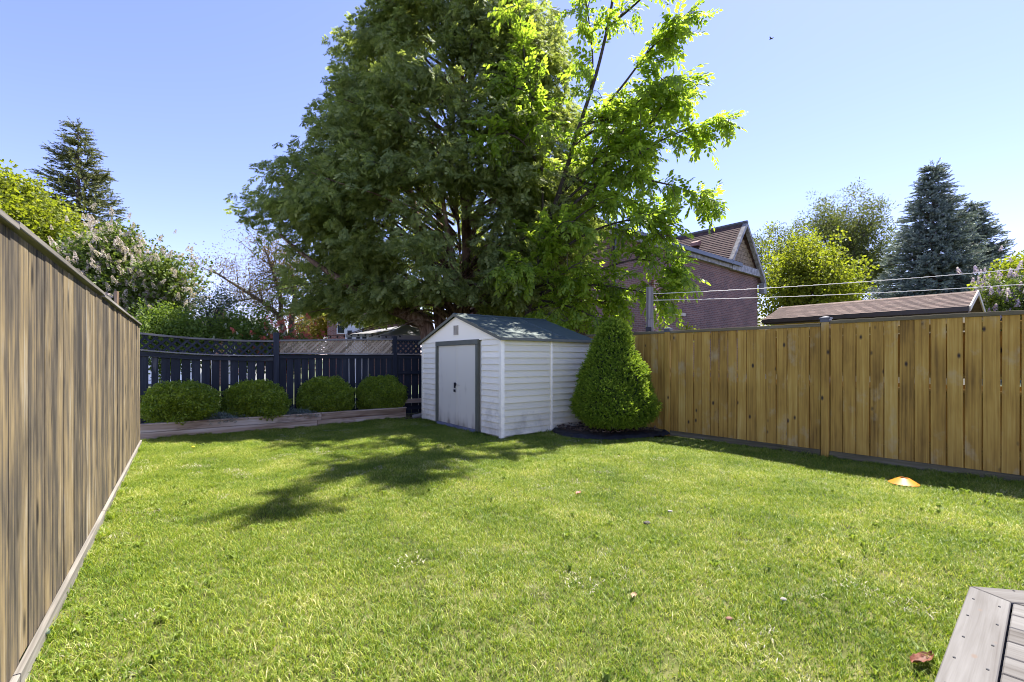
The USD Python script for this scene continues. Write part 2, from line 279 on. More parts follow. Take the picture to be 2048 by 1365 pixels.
SHINGLE = mat('brown_asphalt_shingle', {'t': ('texture_coordinate', {}), 'b': ('brick_texture', {'color1': (.20, .145, .12), 'color2': (.11, .082, .07), 'mortar': (.09, .066, .056), 'scale': 1., 'brick_width': .28, 'row_height': 10., 'mortar_size': .008, 'mortar_smooth': .3}),
    'a': ('attribute', {'attribute': 'tint'}), 'o': ('vector_math', {'math_type': 'multiply', 'vector2': (3.17, 0., 0.)}), 'ad': ('vector_math', {'math_type': 'add'}), 'n': ('noise_texture', {'scale': 60., 'detail': 3.}), 'r': ('rgb_ramp', {'ramp': [(.3, (.7, .7, .7)), (.7, (1.2, 1.2, 1.2))]}),
    'mu': ('mix_color', {'blend_type': 'multiply', 'fac': 1., 'use_clamp': False}), 'p': ('principled_bsdf', {'roughness': .92, 'specular_ior_level': .2})},
    [('a.fac', 'o.vector1'), ('t.object', 'ad.vector1'), ('o.vector', 'ad.vector2'), ('ad.vector', 'b.vector'), ('t.object', 'n.vector'), ('n.fac', 'r.fac'), ('b.color', 'mu.a'), ('r.color', 'mu.b'), ('mu.result', 'p.base_color')])
GREYFASCIA = plain('weathered_grey_paint', (.24, .235, .23), .8, .35, 6., col2=(.07, .065, .06))
DARKGUTTER = plain('dark_gutter', (.05, .055, .062), .35, .1)
BROWNGUTTER = plain('brown_gutter', (.035, .025, .02), .4, .1)
TANSIDING = plain('tan_board_siding', (.50, .36, .15), .7, .08)
CREAM = plain('cream_trim', (.46, .40, .29), .7, .15)
WOODSHINGLE = plain('brown_wood_shingle', (.20, .145, .085), .9, .3, 7.)
TARP = plain('grey_canopy_cloth', (.22, .22, .24), .8, .1, 2.)
GREENROOF = plain('pale_green_roof', (.27, .29, .24), .9, .15, 3.)
BLUESIDING = plain('pale_blue_siding', (.33, .42, .52), .7, .06)
YELLOWTAN = plain('yellow_tan_wall', (.62, .42, .16), .8, .1, 1.5)

# ------------------------------------------------------------------ plan of the yard
LV = np.array([-.585, .811]); LV /= np.linalg.norm(LV)      # direction of the left fence, away from the camera
DV = np.array([LV[1], -LV[0]])                                # across the yard, to the right and away
LF0 = np.array([-5.62, 6.87])                                 # far end of the left fence's face
RV = np.array([-2.67, 3.04]); RV /= np.linalg.norm(RV)
RF0 = np.array([2.66, 7.77])                                  # post by the conical bush
SC = np.array([-.172, 7.43]); SL, SW = 2.12, 2.93             # shed: front corner, depth, width
SA = math.atan2(.596, .803); SX = np.array([math.cos(SA), math.sin(SA)]); SY = np.array([-SX[1], SX[0]])
PL0, PL1 = np.array([-5.90, 7.27]), np.array([-2.295, 9.84])  # planter front
def hgt(x, y):
    return .011 * np.sin(1.9 * x + .7 * y) + .008 * np.sin(.8 * x - 2.3 * y + 1.) + .006 * np.sin(4.1 * x + 3.3 * y)

# the ground beyond and under everything
obj('ground', grid(2, 2, lambda a, b: np.stack([a * 800 - 400, b * 800 - 300, a * 0 - .12], -1)), plain('rough_ground', (.07, .085, .03), .95, .25, .3), None)
tag(stage.GetPrimAtPath('/World/ground'), kind='structure')
lawn_poly = Polygon([tuple(LF0 - LV * 7.2 + DV * .0), tuple(LF0 + LV * .75), tuple(PL0), tuple(PL1), tuple(PL1 + LV * .8), tuple(SC + SY * (SW + .25)), tuple(SC + SX * SL), tuple(RF0 + RV * 1.5), tuple(RF0 - RV * 8.2)])
LAWNMAT = mat('lawn_soil', {'g': ('geometry', {}), 'n': ('noise_texture', {'scale': 5., 'detail': 8., 'roughness': .7}), 'r': ('rgb_ramp', {'ramp': [(.3, (.030, .030, .012)), (.5, (.08, .09, .025)), (.75, (.17, .15, .075))]}), 'p': ('principled_bsdf', {'roughness': .95, 'specular_ior_level': .1})},
    [('g.position', 'n.vector'), ('n.fac', 'r.fac'), ('r.color', 'p.base_color')])
def lawn_fn(a, b):
    x, y = a * 18 - 8, b * 16 - 4; return np.stack([x, y, hgt(x, y)], -1)
tag(obj('lawn', grid(120, 110, lawn_fn), LAWNMAT, None, smooth=True), kind='structure')

# ------------------------------------------------------------------ left fence
def fence_frame(o, d):
    """Local x along d, local y its left normal."""
    return math.atan2(d[1], d[0])
rng = R(11)
lf = thing('wooden_fence', 'tall sunlit weathered grey brown board fence along the left side of the lawn', 'fence', (*LF0, 0), fence_frame(LF0, -LV))
# local x runs from the far end towards the camera, +y is away from the lawn? (left normal of -LV)
nl = np.array([LV[1], -LV[0]])  # lawn side in world
def lawnside(d, n): return 1.0 if (np.array([-d[1], d[0]]) @ n) > 0 else -1.0
sl = lawnside(-LV, nl)
zt = 1.80
x = 0.0
while x < 7.4:
    w = .139 + rng.rand() * .004
    plank(lf, 'board', (x + w / 2, -sl * (.009 + rng.rand() * .007), .06 + rng.rand() * .01), (x + w / 2 + rng.randn() * .0012, -sl * (.009 + rng.rand() * .007), zt - .004 * rng.rand()), (1, 0, 0), w - .006 - .004 * (rng.rand() > .6), .018, LEFTWOOD, rng.rand())
    x += w

for k in range(25): plank(lf, 'back_board', (.15 + k * .3, -sl * (.032 + .004 * (k % 2)), .06), (.15 + k * .3, -sl * (.032 + .004 * (k % 2)), zt - .03), (1, 0, 0), .31, .004, GREYWOOD, .2)
cuts = [0.0, 1.60, 3.95, 6.3, 7.4]
for k in range(4):
    a, b = cuts[k], cuts[k + 1]; dz = [.004, .0, .012, .0][k]
    plank(lf, 'cap_rail', (a + .002, -sl * .043, zt + .013 + dz), (b - .002, -sl * .043, zt + .013 + dz), (0, 1, 0), .125, .026, GREYWOOD, rng.rand())
    plank(lf, 'fascia_rail', (a + .002, -sl * -.006 + sl * .008, zt - .03), (b - .002, sl * .014, zt - .03), (0, 0, 1), .045, .02, GREYWOOD, rng.rand()) if False else None
    plank(lf, 'base_board', (a + .004, sl * .010, .035), (b - .004, sl * .010, .035), (0, 0, 1), .075, .024, GREYWOOD, .55 + .4 * rng.rand())
for z in (.3, 1.0, 1.6):
    plank(lf, 'back_rail', (0, -sl * .045, z), (7.4, -sl * .045, z), (0, 0, 1), .09, .038, GREYWOOD, rng.rand())
def capped_post(parent, x, y, z1, w, woodm, capw=None, caph=.05, tint=.5, z0=-.05):
    p = plank(parent, 'post', (x, y, z0), (x, y, z1), (1, 0, 0), w, w, woodm, tint, c=.006)
    c = (capw or w * 1.35) / 2; b = trimesh.creation.box([2 * c, 2 * c, .018]); b.apply_translation([0, 0, 0])
    sk = trimesh.creation.box([2 * c * .86, 2 * c * .86, .045]); sk.apply_translation([0, 0, -.03])
    pyr = trimesh.Trimesh([(-c * .9, -c * .9, .009), (c * .9, -c * .9, .009), (c * .9, c * .9, .009), (-c * .9, c * .9, .009), (0, 0, caph)], [(0, 1, 4), (1, 2, 4), (2, 3, 4), (3, 0, 4), (0, 2, 1), (0, 3, 2)], process=False)
    M = np.eye(4); M[:3, 3] = (x, y, z1 + .01)
    # the cap belongs to its post: placed in the post's own frame
    Mp = np.linalg.inv(fm(np.array([x, y, z0]), (0, 0, 1), (1, 0, 0))) @ M
    obj('post_cap', cat([b, sk, pyr]), POSTCAP, p, M=Mp)
    return p
for x in cuts[:4]:
    capped_post(lf, x + .02, -sl * .12, zt + .06, .10, GREYWOOD, .16, .03, rng.rand())

# ------------------------------------------------------------------ right fence
rng = R(12)
rf = thing('wooden_fence', 'golden brown stained cedar board fence with capped posts along the right side', 'fence', (*RF0, 0), fence_frame(RF0, -RV))
nr = np.array([-RV[1], -RV[0]]) if (np.array([-RV[1], -RV[0]]) @ (np.zeros(2) - RF0)) > 0 else np.array([RV[1], RV[0]])
nr = np.array([RV[1], -RV[0]]); nr = nr if nr @ (np.array([0, 4.]) - RF0) > 0 else -nr
sr = lawnside(-RV, nr)
posts = [-2.32, 0.0, 2.29, 4.63, 6.97]
ztr = [1.76, 1.755, 1.785, 1.785]
for k in range(4):
    a, b = posts[k] + .05, posts[k + 1] - .05
    n = 16; w = (b - a) / n
    for i in range(n):
        gap = (.0075 if k != 0 else .003) + .004 * rng.rand() * (k >= 1)
        xc = a + (i + .5) * w
        plank(rf, 'board', (xc + rng.randn() * .0015, -sr * (.010 + .006 * rng.rand()), .07 + .012 * rng.rand()), (xc + rng.randn() * .003, -sr * (.010 + .006 * rng.rand()), ztr[k] - .025), (1, 0, 0), w - gap, .017, RIGHTWOOD, rng.rand())
    for i in range(n + 1):
        xc = min(max(a + i * w, a + .05), b - .05)
        for z0, z1 in ((.06, 1.005), (1.085, 1.60)):
            if k == 0 or (k == 1 and i < 9 and z0 > 1): continue
            plank(rf, 'back_board', (xc, -sr * .072, z0), (xc, -sr * .072, z1), (1, 0, 0), w * .8, .016, RIGHTWOOD, rng.rand())
    plank(rf, 'cap_rail', (a + .002, -sr * .012, ztr[k]), (b - .002, -sr * .012, ztr[k]), (0, 0, 1), .045, .05, DARKRAIL, .1 + .3 * rng.rand())
    plank(rf, 'base_board', (a + .002, sr * .004, .04), (b - .002, sr * .004, .04), (0, 0, 1), .085, .034, DARKRAIL, .1 + .2 * rng.rand())
    for z in (.28, .93, 1.10, 1.66):
        plank(rf, 'back_rail', (a, -sr * .042, z), (b, -sr * .042, z), (0, 0, 1), .045 if .9 < z < 1.2 else .09, .038, RIGHTWOOD, rng.rand())
for k, x in enumerate(posts):
    capped_post(rf, x, -sr * .02, [1.78, 1.80, 1.83, 1.83, 1.83][k], .092, RIGHTWOOD, .125, .03, rng.rand())

# ------------------------------------------------------------------ back fence
rng = R(13)
BF0 = np.array([-6.26, 7.80]); BV = np.array([.81, .586]); BV /= np.linalg.norm(BV)
bf = thing('lattice_fence', 'dark navy painted board fence with lattice top panels behind the four round bushes', 'fence', (*BF0, 0), fence_frame(BF0, BV))
# local y (left normal) points away from the lawn
bposts = [1.985, 4.41, 6.9]
for x in bposts:
    p = capped_post(bf, x, .0, 1.83, .095, NAVYWOOD, .001, .002, rng.rand()) if False else plank(bf, 'post', (x, 0, -.05), (x, 0, 1.815), (1, 0, 0), .10, .10, NAVYWOOD, rng.rand(), c=.008)
secs = [(-.12, bposts[0] - .05, 1.735, 1.645, 1.38), (bposts[0] + .05, bposts[1] - .05, 1.66, 1.745, 1.40), (bposts[1] + .05, bposts[2] - .05, 1.725, 1.745, 1.40)]
def sag(k, x):
    a, b, z0, z1, zb = secs[k]; t = (x - a) / (b - a)
    return z0 + (z1 - z0) * t - (.035 * 4 * t * (1 - t) if k == 0 else 0)
for k, (a, b, z0, z1, zb) in enumerate(secs):
    n = 14 if k == 0 else 17 if k == 1 else 13; w = (b - a) / n
    for i in range(n):
        xc = a + (i + .5) * w
        g = (.016 if k == 0 else .012) + .008 * rng.rand() + (.03 if (k, i) == (0, 1) else 0)
        plank(bf, 'board', (xc, .02, .03), (xc + rng.randn() * .004, .02, zb - .02), (1, 0, 0), w - g, .018, NAVYWOOD, rng.rand())
    lw = LATTICEWOOD if k == 1 else NAVYWOOD
    ns = 6
    segs = np.linspace(a, b, ns + 1) if k == 0 else np.array([a, b])
    for i in range(len(segs) - 1):
        xa, xb = segs[i], segs[i + 1]; off = -(1.375 - 1.345)
        za, zb_ = (sag(k, xa), sag(k, xb))
    # rails as one bent member each
    def bent(name, zf, y, W, T, m, t):
        xs = np.linspace(a, b, 9)
        parts = []
        for i in range(8):
            p0, p1 = np.array([xs[i], y, zf(xs[i])]), np.array([xs[i + 1], y, zf(xs[i + 1])])
            bm = beam(np.linalg.norm(p1 - p0) * 1.002, T, W); bm.apply_transform(fm(p0, p1 - p0, (0, 1, 0))); parts.append(bm)
        obj(name, cat(parts), m, bf, tint=t)
    low = (lambda x, k=k: sag(k, x) - .285) if k == 0 else (lambda x, zb=zb: zb)
    bent('top_rail', lambda x: sag(k, x), 0., .035, .085, GREYWOOD if k != 2 else NAVYWOOD, rng.rand())
    bent('shelf_rail', lambda x: low(x) + .005, -.025, .022, .10, GREYWOOD, .8)
    bent('middle_rail', lambda x: low(x) - .055, -.005, .085, .032, NAVYWOOD, rng.rand())
    plank(bf, 'bottom_rail', (a, .0, .16), (b, .0, .16), (0, 0, 1), .09, .03, NAVYWOOD, rng.rand())
    if k == 2:
        plank(bf, 'brace_rail', (a, -.008, .98), (b, -.008, .98), (0, 0, 1), .09, .03, NAVYWOOD, rng.rand())
        plank(bf, 'brace_rail', (a, -.03, .32), (b, -.03, .32), (0, 0, 1), .10, .04, BEDWOOD, .5)
    # lattice: two layers of thin slats, clipped to the opening
    pitch, sw = (.145, .036) if k == 0 else (.083, .041) if k == 1 else (.125, .045)
    for layer, sgn in ((-.006, 1), (.002, -1)):
        x = a - .4
        while x < b + .4:
            # line from (x, zlow) at 45 deg
            pts = []
            for t in np.linspace(0, .5, 60):
                xx = x + sgn * t
                zz = low(min(max(xx, a), b)) + .02 + t - .01
                base = low(min(max(x, a), b)) + .012
                zz = base + t
                if a + .005 < xx < b - .005 and low(xx) + .01 < zz < sag(k, xx) - .014: pts.append((xx, zz))
            if len(pts) > 3:
                (xa, za), (xb, zb_) = pts[0], pts[-1]
                plank(bf, 'lattice_slat', (xa, layer, za), (xb, layer, zb_), (0, 1, 0), .0065, sw, lw, rng.rand(), c=.001)
            x += pitch

# ------------------------------------------------------------------ raised planter
rng = R(14)
PD = PL1 - PL0; PLEN = np.linalg.norm(PD); PD /= PLEN
pb = thing('raised_planter', 'long low planter box of weathered timber in front of the navy lattice fence', 'planter', (*PL0, 0), fence_frame(PL0, PD))
for r, (z, cutx) in enumerate(((.055, 2.62), (.175, 2.70))):
    plank(pb, 'board', (-.05, .02, z), (cutx - .003, .02, z), (0, 0, 1), .115, .038, BEDWOOD, rng.rand())
    plank(pb, 'board', (cutx + .003, .021, z), (PLEN, .021, z), (0, 0, 1), .115, .038, BEDWOOD, rng.rand())
plank(pb, 'top_board', (-.05, .03, .243), (2.7, .03, .243), (0, 1, 0), .085, .022, BEDWOOD, .75)
plank(pb, 'top_board', (2.704, .03, .243), (PLEN + .01, .03, .243), (0, 1, 0), .085, .022, BEDWOOD, .7)
for z in (.055, .175):
    plank(pb, 'end_board', (PLEN - .019, .041, z), (PLEN - .019, .62, z), (0, 0, 1), .115, .036, BEDWOOD, rng.rand())
obj('soil', grid(60, 10, lambda a, b: np.stack([a * PLEN * .99, .042 + b * .75 * (1 - .1 * a), .19 + .03 * meshkit.noise(np.stack([a * 40, b * 8, a * 0], -1))], -1)), SOIL, pb, smooth=True)

# ------------------------------------------------------------------ shed (local x along its long dark side, y along the door front)
rng = R(15)
sh = thing('garden_shed', 'cream vinyl sided garden shed with dark green gable roof and double grey doors', 'shed', (*SC, 0), SA)
ZE, ZR = 1.64, 2.12; NR = 15; rh = (ZE - .03) / NR
def lap(x0, x1, zb, h, into, plane):
    """One lapped siding plank on plane 'y0' (faces -y) or 'x0' (faces -x)."""
    prof = [(-.019, zb), (.0, zb), (.0, zb + h), (-.001, zb + h), (-.018, zb + .005)]
    v0 = [(x0, p[0], p[1]) for p in prof]; v1 = [(x1, p[0], p[1]) for p in prof]
    v = np.array(v0 + v1); n = 5; f = []
    for i in range(n):
        j = (i + 1) % n; f += [(i, n + i, n + j), (i, n + j, j)]
    f += [(0, i + 1, i)[::-1] for i in range(1, n - 1)] + [(n, n + i, n + i + 1)[::-1] for i in range(1, n - 1)]
    if plane == 'x0': v = v[:, [1, 0, 2]]; f = [t[::-1] for t in f]
    return trimesh.Trimesh(v, f, process=False)
for r in range(NR):
    zb = .03 + r * rh
    for a, b in ((.045, 1.055), (1.095, SL - .03)):
        obj('siding_plank', lap(a, b, zb, rh, 0, 'y0'), SIDING, sh, tint=rng.rand())
    for a, b in ((.045, .585), (2.316, SW - .04)):
        obj('siding_plank', lap(a, b, zb, rh, 0, 'x0'), SIDING, sh, tint=rng.rand())
for nm, m in (('corner_post', box(-.022, .045, -.022, .045, 0, ZE)), ('corner_post', box(-.022, .04, SW - .04, SW + .016, 0, ZE)), ('corner_post', box(SL - .03, SL + .016, -.022, .04, 0, ZE)), ('seam_post', box(1.055, 1.095, -.023, .01, 0, ZE - .003))):
    obj(nm, m, SIDING, sh, tint=rng.rand())
obj('inner_wall', cat([box(.02, SL - .02, .02, .03, .0, ZE - .02), box(.02, .03, .03, SW - .03, 0, ZE - .02), box(SL - .03, SL - .02, .03, SW - .02, 0, ZE - .02), box(.03, SL - .03, SW - .03, SW - .02, 0, ZE - .02)]), SIDING, sh, tint=.5)
gab = trimesh.creation.extrude_polygon(Polygon([(0, ZE + .003), (SW, ZE + .003), (SW / 2, ZR - .02)]), .02, engine='earcut')
gm = gab.copy(); gm.apply_transform(np.array([[0, 0, 1, -.014], [1, 0, 0, 0], [0, 1, 0, 0], [0, 0, 0, 1.]]))
obj('gable_panel', gm, SIDING, sh, tint=.6)
gm2 = gm.copy(); gm2.apply_translation([SL, 0, 0]); obj('gable_panel', gm2, SIDING, sh, tint=.5)
obj('gable_lip', box(-.020, -.0145, .02, SW - .02, ZE - .012, ZE + .012), SIDING, sh, tint=.3)
D0, D1 = .655, 2.246
for a, b in ((D0, D0 + .075), (D1 - .075, D1)): obj('door_jamb', box(-.05, .0, a, b, .0, ZE - .085), TRIMGREEN, sh)
obj('door_header', box(-.052, .0, D0 + .0, D1, ZE - .083, ZE + .003), TRIMGREEN, sh)
obj('door_sill', box(-.06, .0, D0 + .08, D1 - .08, 0.0, .05), plain('blue_grey_sill', (.16, .17, .21), .6, .2), sh)
ym = (D0 + D1) / 2
dn = obj('door', box(-.022, -.002, D0 + .078, ym - .003, .052, ZE - .087), DOORPAINT, sh)
df = obj('door', box(-.018, .0, ym + .003, D1 - .078, .052, ZE - .087), DOORPAINT, sh)
obj('door_edge', box(-.028, -.0225, ym - .035, ym - .004, .055, ZE - .09), DOORPAINT, dn)
hd = trimesh.creation.cylinder(.032, .02, sections=16); hd.apply_transform(trimesh.transformations.rotation_matrix(math.pi / 2, [0, 1, 0])); hd.apply_translation([-.038, ym + .012, .82])
hd2 = trimesh.creation.box([.03, .018, .10]); hd2.apply_translation([-.048, ym + .012, .80])
obj('handle', cat([hd, hd2]), BLACK, df)
lk = trimesh.creation.torus(.02, .004, 12, 6); lk.apply_transform(trimesh.transformations.rotation_matrix(math.pi / 2, [0, 1, 0])); lk.apply_translation([-.05, ym + .018, .735])
obj('padlock_shackle', lk, METAL, df); obj('padlock', box(-.06, -.036, ym + .004, ym + .042, .675, .722), BLACK, df)
obj('latch_rod', box(-.034, -.0285, ym - .14, ym - .036, .805, .812), METAL, dn)
vt_ = obj('gable_vent', cat([box(-.026, -.0145, SW / 2 - .085 + a, SW / 2 - .085 + b, z0, z1) for a, b, z0, z1 in ((0, .012, 1.75, 1.93), (.158, .17, 1.75, 1.93), (.079, .091, 1.75, 1.93), (0.012, .158, 1.75, 1.76), (.012, .158, 1.92, 1.93))]), CREAM, sh)
for c0 in (.012, .091):
    for k in range(8):
        s = box(-.024, -.0145, SW / 2 - .085 + c0 + .002, SW / 2 - .085 + c0 + .065, 1.763 + k * .0195, 1.775 + k * .0195)
        obj('vent_slat', s, CREAM, vt_)
obj('vent_backing', box(-.0148, -.0142, SW / 2 - .07, SW / 2 + .07, 1.755, 1.925), BLACK, vt_)
ov = .06; sl_ = (ZR - ZE) / (SW / 2)
for k in range(3):
    xa, xb = -ov + k * (SL + 2 * ov) / 3, -ov + (k + 1) * (SL + 2 * ov) / 3
    for s in (0, 1):
        def side(y): return y if s == 0 else SW - y
        ys, zs = -.07, ZE - .07 * sl_ + .01
        p = [(xa + .002, side(ys), zs), (xb - .002, side(ys), zs), (xb - .002, SW / 2, ZR + .01), (xa + .002, SW / 2, ZR + .01)]
        v = np.array(p + [(q[0], q[1], q[2] + .022) for q in p])
        m = trimesh.Trimesh(v, trimesh.creation.box().faces, process=False)
        m = trimesh.convex.convex_hull(v)
        obj('roof_panel', m, SHEDROOF, sh)
        if k: obj('roof_seam', trimesh.convex.convex_hull(np.array([(xa + dx_, side(yy), zz + dz) for dx_ in (-.012, .012) for yy, zz in ((ys, zs), (SW / 2, ZR + .01)) for dz in (.021, .03)])), SHEDROOF, sh)
obj('ridge_cap', trimesh.convex.convex_hull(np.array([(xx, yy, zz) for xx in (-ov - .01, SL + ov + .01) for yy, zz in ((SW / 2 - .08, ZR + .012), (SW / 2 + .08, ZR + .012), (SW / 2, ZR + .045))])), SHEDROOF, sh)
for s in (0, 1):
    def side(y): return y if s == 0 else SW - y
    zs = ZE - .075 * sl_ + .0
    obj('bargeboard', trimesh.convex.convex_hull(np.array([(xx, side(yy), zz + dz) for xx in (-ov - .012, -ov - .001) for yy, zz in ((-.075, zs), (SW / 2, ZR)) for dz in (-.018, .034)])), TRIMGREEN, sh)
    obj('eave_trim', box(-ov, SL + ov, min(side(-.085), side(-.072)), max(side(-.085), side(-.072)), zs - .012, zs + .034), TRIMGREEN, sh)

# ------------------------------------------------------------------ mulch bed with fabric edge
bed = [gnd(1093, 862), gnd(1136, 875), gnd(1215, 880), gnd(1316, 874), np.append(RF0 + RV * .0, 0), np.append(RF0 + RV * 2.2, 0), np.append(SC + SX * (SL + .1) + SY * 2., 0), np.append(SC + SX * SL, 0)]
bedp = Polygon([p[:2] for p in bed])
pts = np.array([(x, y) for x in np.arange(.2, 4.2, .09) for y in np.arange(7.2, 11., .09)])
ins = pts[shapely.contains_xy(bedp, pts[:, 0], pts[:, 1])]
from scipy.spatial import Delaunay
bo = np.array([bedp.exterior.interpolate(t, normalized=True).coords[0] for t in np.linspace(0, 1, 90)[:-1]])
allp = np.vstack([ins, bo]); tri = Delaunay(allp).simplices
cc = allp[tri].mean(1); tri = tri[shapely.contains_xy(bedp, cc[:, 0], cc[:, 1])]
edge_d = np.array([bedp.exterior.distance(shapely.Point(p)) for p in allp])
zb = .035 + .06 * np.clip(edge_d / .35, 0, 1) + .02 * meshkit.noise(np.c_[allp * 9, allp[:, 0] * 0])
tag(obj('mulch_bed', trimesh.Trimesh(np.c_[allp, zb], tri, process=False), SOIL, None, smooth=True), kind='structure')
fe = curve([p + np.array([0, 0, .0]) for p in [gnd(1099, 860), *bed[1:4], gnd(1345, 868)]], 14)
rng = R(16)
rows = []
for k, off, z in ((0, -.05, .012), (1, -.02, .055), (2, .03, .075), (3, .10, .06)):
    d = np.gradient(fe, axis=0); nn = np.c_[-d[:, 1], d[:, 0]]; nn /= np.linalg.norm(nn, axis=1, keepdims=True)
    q = fe.copy(); q[:, :2] += nn * (off + .012 * rng.randn(len(fe))[:, None]); q[:, 2] = z + .012 * rng.randn(len(fe)); rows.append(q)
g = np.array(rows); n0, n1 = g.shape[:2]
fa = grid(n0 - 1, n1 - 1, lambda a, b: g)
tag(obj('fabric_edging', fa, FABRIC, None, smooth=True), 'black folded landscape fabric edging the soil under the conical bush', 'edging')

# ------------------------------------------------------------------ deck
rng = R(17)
ZD = .2
def dk(u, v): return gnd(u, v, ZD)[:2]
c0 = dk(1940, 1172); e1 = dk(1868, 1365) - c0; e1 /= np.linalg.norm(e1); e2 = dk(2048, 1181) - c0; e2 /= np.linalg.norm(e2)
dkx = thing('timber_deck', 'corner of a bleached timber deck with mitred border boards at bottom right', 'deck', (*c0, 0))
def poly_plank(poly, name, along, tint, z=ZD, T=.035):
    poly = np.asarray(poly); a = np.asarray(along) / np.linalg.norm(along); b = np.array([-a[1], a[0]]); o = poly.mean(0)
    loc = np.c_[(poly - o) @ a, (poly - o) @ b]
    P = Polygon(loc)
    m = trimesh.creation.extrude_polygon(P, T - .004, engine='earcut'); m.apply_translation([0, 0, -T])
    ins_ = P.buffer(-.004, join_style=2)
    top = trimesh.creation.extrude_polygon(ins_, .004, engine='earcut')
    # chamfer: hull for convex planks
    hull = trimesh.convex.convex_hull(np.vstack([m.vertices, top.vertices + [0, 0, -.004]]))
    M = np.eye(4); M[:2, 0], M[:2, 1] = a, b; M[:3, 3] = (*o, z)
    obj(name, hull, DECKWOOD, dkx, M=M, tint=tint)
inner = lambda e, s: np.array([-e[1], e[0]]) * s
s1 = 1 if inner(e1, 1) @ e2 > 0 else -1; s2 = 1 if inner(e2, 1) @ e1 > 0 else -1
n1_, n2_ = inner(e1, s1), inner(e2, s2)
def meet(w):  # inner corner at distance w from both edges
    A = np.array([n1_, n2_]); return np.linalg.solve(A, [w, w])
w0 = .138
i0, i1, i2 = meet(.002), meet(w0), meet(w0 + .006)
miter = meet(1.0) / np.linalg.norm(meet(1.0)); mp = np.array([-miter[1], miter[0]]) * .002; mp = mp if mp @ e1 > 0 else -mp
poly_plank([mp, e1 * 3.0, e1 * 3.0 + n1_ * w0, i1 + mp], 'border_board', e1, .8)
poly_plank([-mp, i1 - mp, e2 * 3.0 + n2_ * w0, e2 * 3.0], 'border_board', e2, .45)
# second border board along e2 and field boards parallel to e2's mitre fan, as in the picture
fd = dk(2048, 1275) - dk(2013, 1235); fd /= np.linalg.norm(fd)
fd = miter * .55 + e2 * .45; fd /= np.linalg.norm(fd)
fn = np.array([-fd[1], fd[0]]); fn = fn if fn @ e1 > 0 else -fn
field = Polygon([i2, i2 + e2 * 3.0, i2 + e2 * 3.0 + e1 * 3, i2 + e1 * 3.0])
base = i2 @ fn
for k in range(-12, 24):
    lo, hi = base + k * .142 + .003, base + (k + 1) * .142 - .003
    strip = Polygon([fd * t + fn * q for t, q in ((-6, lo), (6, lo), (6, hi), (-6, hi))]).intersection(field)
    if strip.is_empty or strip.area < .004: continue
    poly_plank(np.array(strip.exterior.coords)[:-1], 'deck_board', fd, rng.rand())
scr = []
for e, nn_ in ((e1, n1_), (e2, n2_)):
    for t_ in np.arange(.16, 2.9, .21):
        for q_ in (.028, .11):
            c_ = trimesh.creation.cylinder(.0045, .003, sections=8); pp = e * (t_ + .01 * rng.randn()) + nn_ * (q_ + .004 * rng.randn()); c_.apply_translation([pp[0], pp[1], ZD + .0012]); scr.append(c_)
tag(obj('screw_heads', cat(scr), BLACK, dkx), kind='stuff')
skirt = [(e1 * 3.0 + n1_ * .03), n1_ * .03 + 0 * e1, e2 * 3. + n2_ * .03]
plank(dkx, 'rim_joist', (*(n1_ * .04), ZD - .11), (*(e1 * 3 + n1_ * .04), ZD - .11), (0, 0, 1), .14, .035, DECKWOOD, .3)
plank(dkx, 'rim_joist', (*(n2_ * .04), ZD - .11), (*(e2 * 3 + n2_ * .04), ZD - .11), (0, 0, 1), .14, .035, DECKWOOD, .4)
obj('joist_bed', trimesh.convex.convex_hull(np.array([(*p, z) for p in (meet(.06), e2 * 3 + n2_ * .06, e1 * 3 + n1_ * .06, e1 * 3 + e2 * 3) for z in (.02, ZD - .045)])), BLACK, dkx)
deck_poly = Polygon([c0 + e1 * 3.2, c0, c0 + e2 * 3.2, c0 + e1 * 3 + e2 * 3])

# ------------------------------------------------------------------ grass
rng = R(21)
def blades(n, size, h0, h1, w, flat=0.):
    p = rng.uniform(-size / 2, size / 2, (n, 2)); h = rng.uniform(h0, h1, n); az = rng.uniform(0, 2 * np.pi, n); lean = h * rng.uniform(.25, 1.15, n)
    d = np.c_[np.cos(az), np.sin(az)]; s = np.c_[-d[:, 1], d[:, 0]] * (w * rng.uniform(.6, 1.3, n))[:, None] / 2
    tw = rng.uniform(-.8, .8, n); ct, st = np.cos(tw)[:, None], np.sin(tw)[:, None]; s = s * ct + d * st * np.linalg.norm(s, axis=1, keepdims=True)
    def pt(t, k, sg):
        c = p + d * (lean * t ** 1.7)[:, None]; return np.c_[c + sg * s * k, h * t * (1 - .25 * t)]
    one = np.ones(n)
    V = np.stack([pt(0 * one, 1, -1), pt(0 * one, 1, 1), pt(.55 * one, .9, -1), pt(.55 * one, .9, 1), pt(one, 0, 0)], 1)
    F = np.array([(0, 1, 3), (0, 3, 2), (2, 3, 4)])
    f = (np.arange(n)[:, None, None] * 5 + F[None]).reshape(-1, 3)
    t = np.repeat(np.where(rng.rand(n) < .10, rng.uniform(.88, 1.05, n), rng.uniform(.0, .85, n)), 5)
    return trimesh.Trimesh(V.reshape(-1, 3), f, process=False), t
GRASS = leafmat('lawn_grass', [(.0, (.035, .075, .010)), (.28, (.10, .175, .016)), (.52, (.20, .275, .026)), (.74, (.31, .345, .05)), (.95, (.60, .54, .30))], trans=.38, rough=.45, spec=.3, patch=1.5, pamt=.34, pcon=2.6)
protos = []
for k in range(4):
    m, t = blades(230, .20, .014, .042, .0031); protos.append((m, GRASS, t))
st = .115
gx, gy = np.meshgrid(np.arange(-8, 8, st), np.arange(1.2, 11, st)); P = np.c_[gx.ravel(), gy.ravel()]; P = P + rng.uniform(-.05, .05, P.shape)
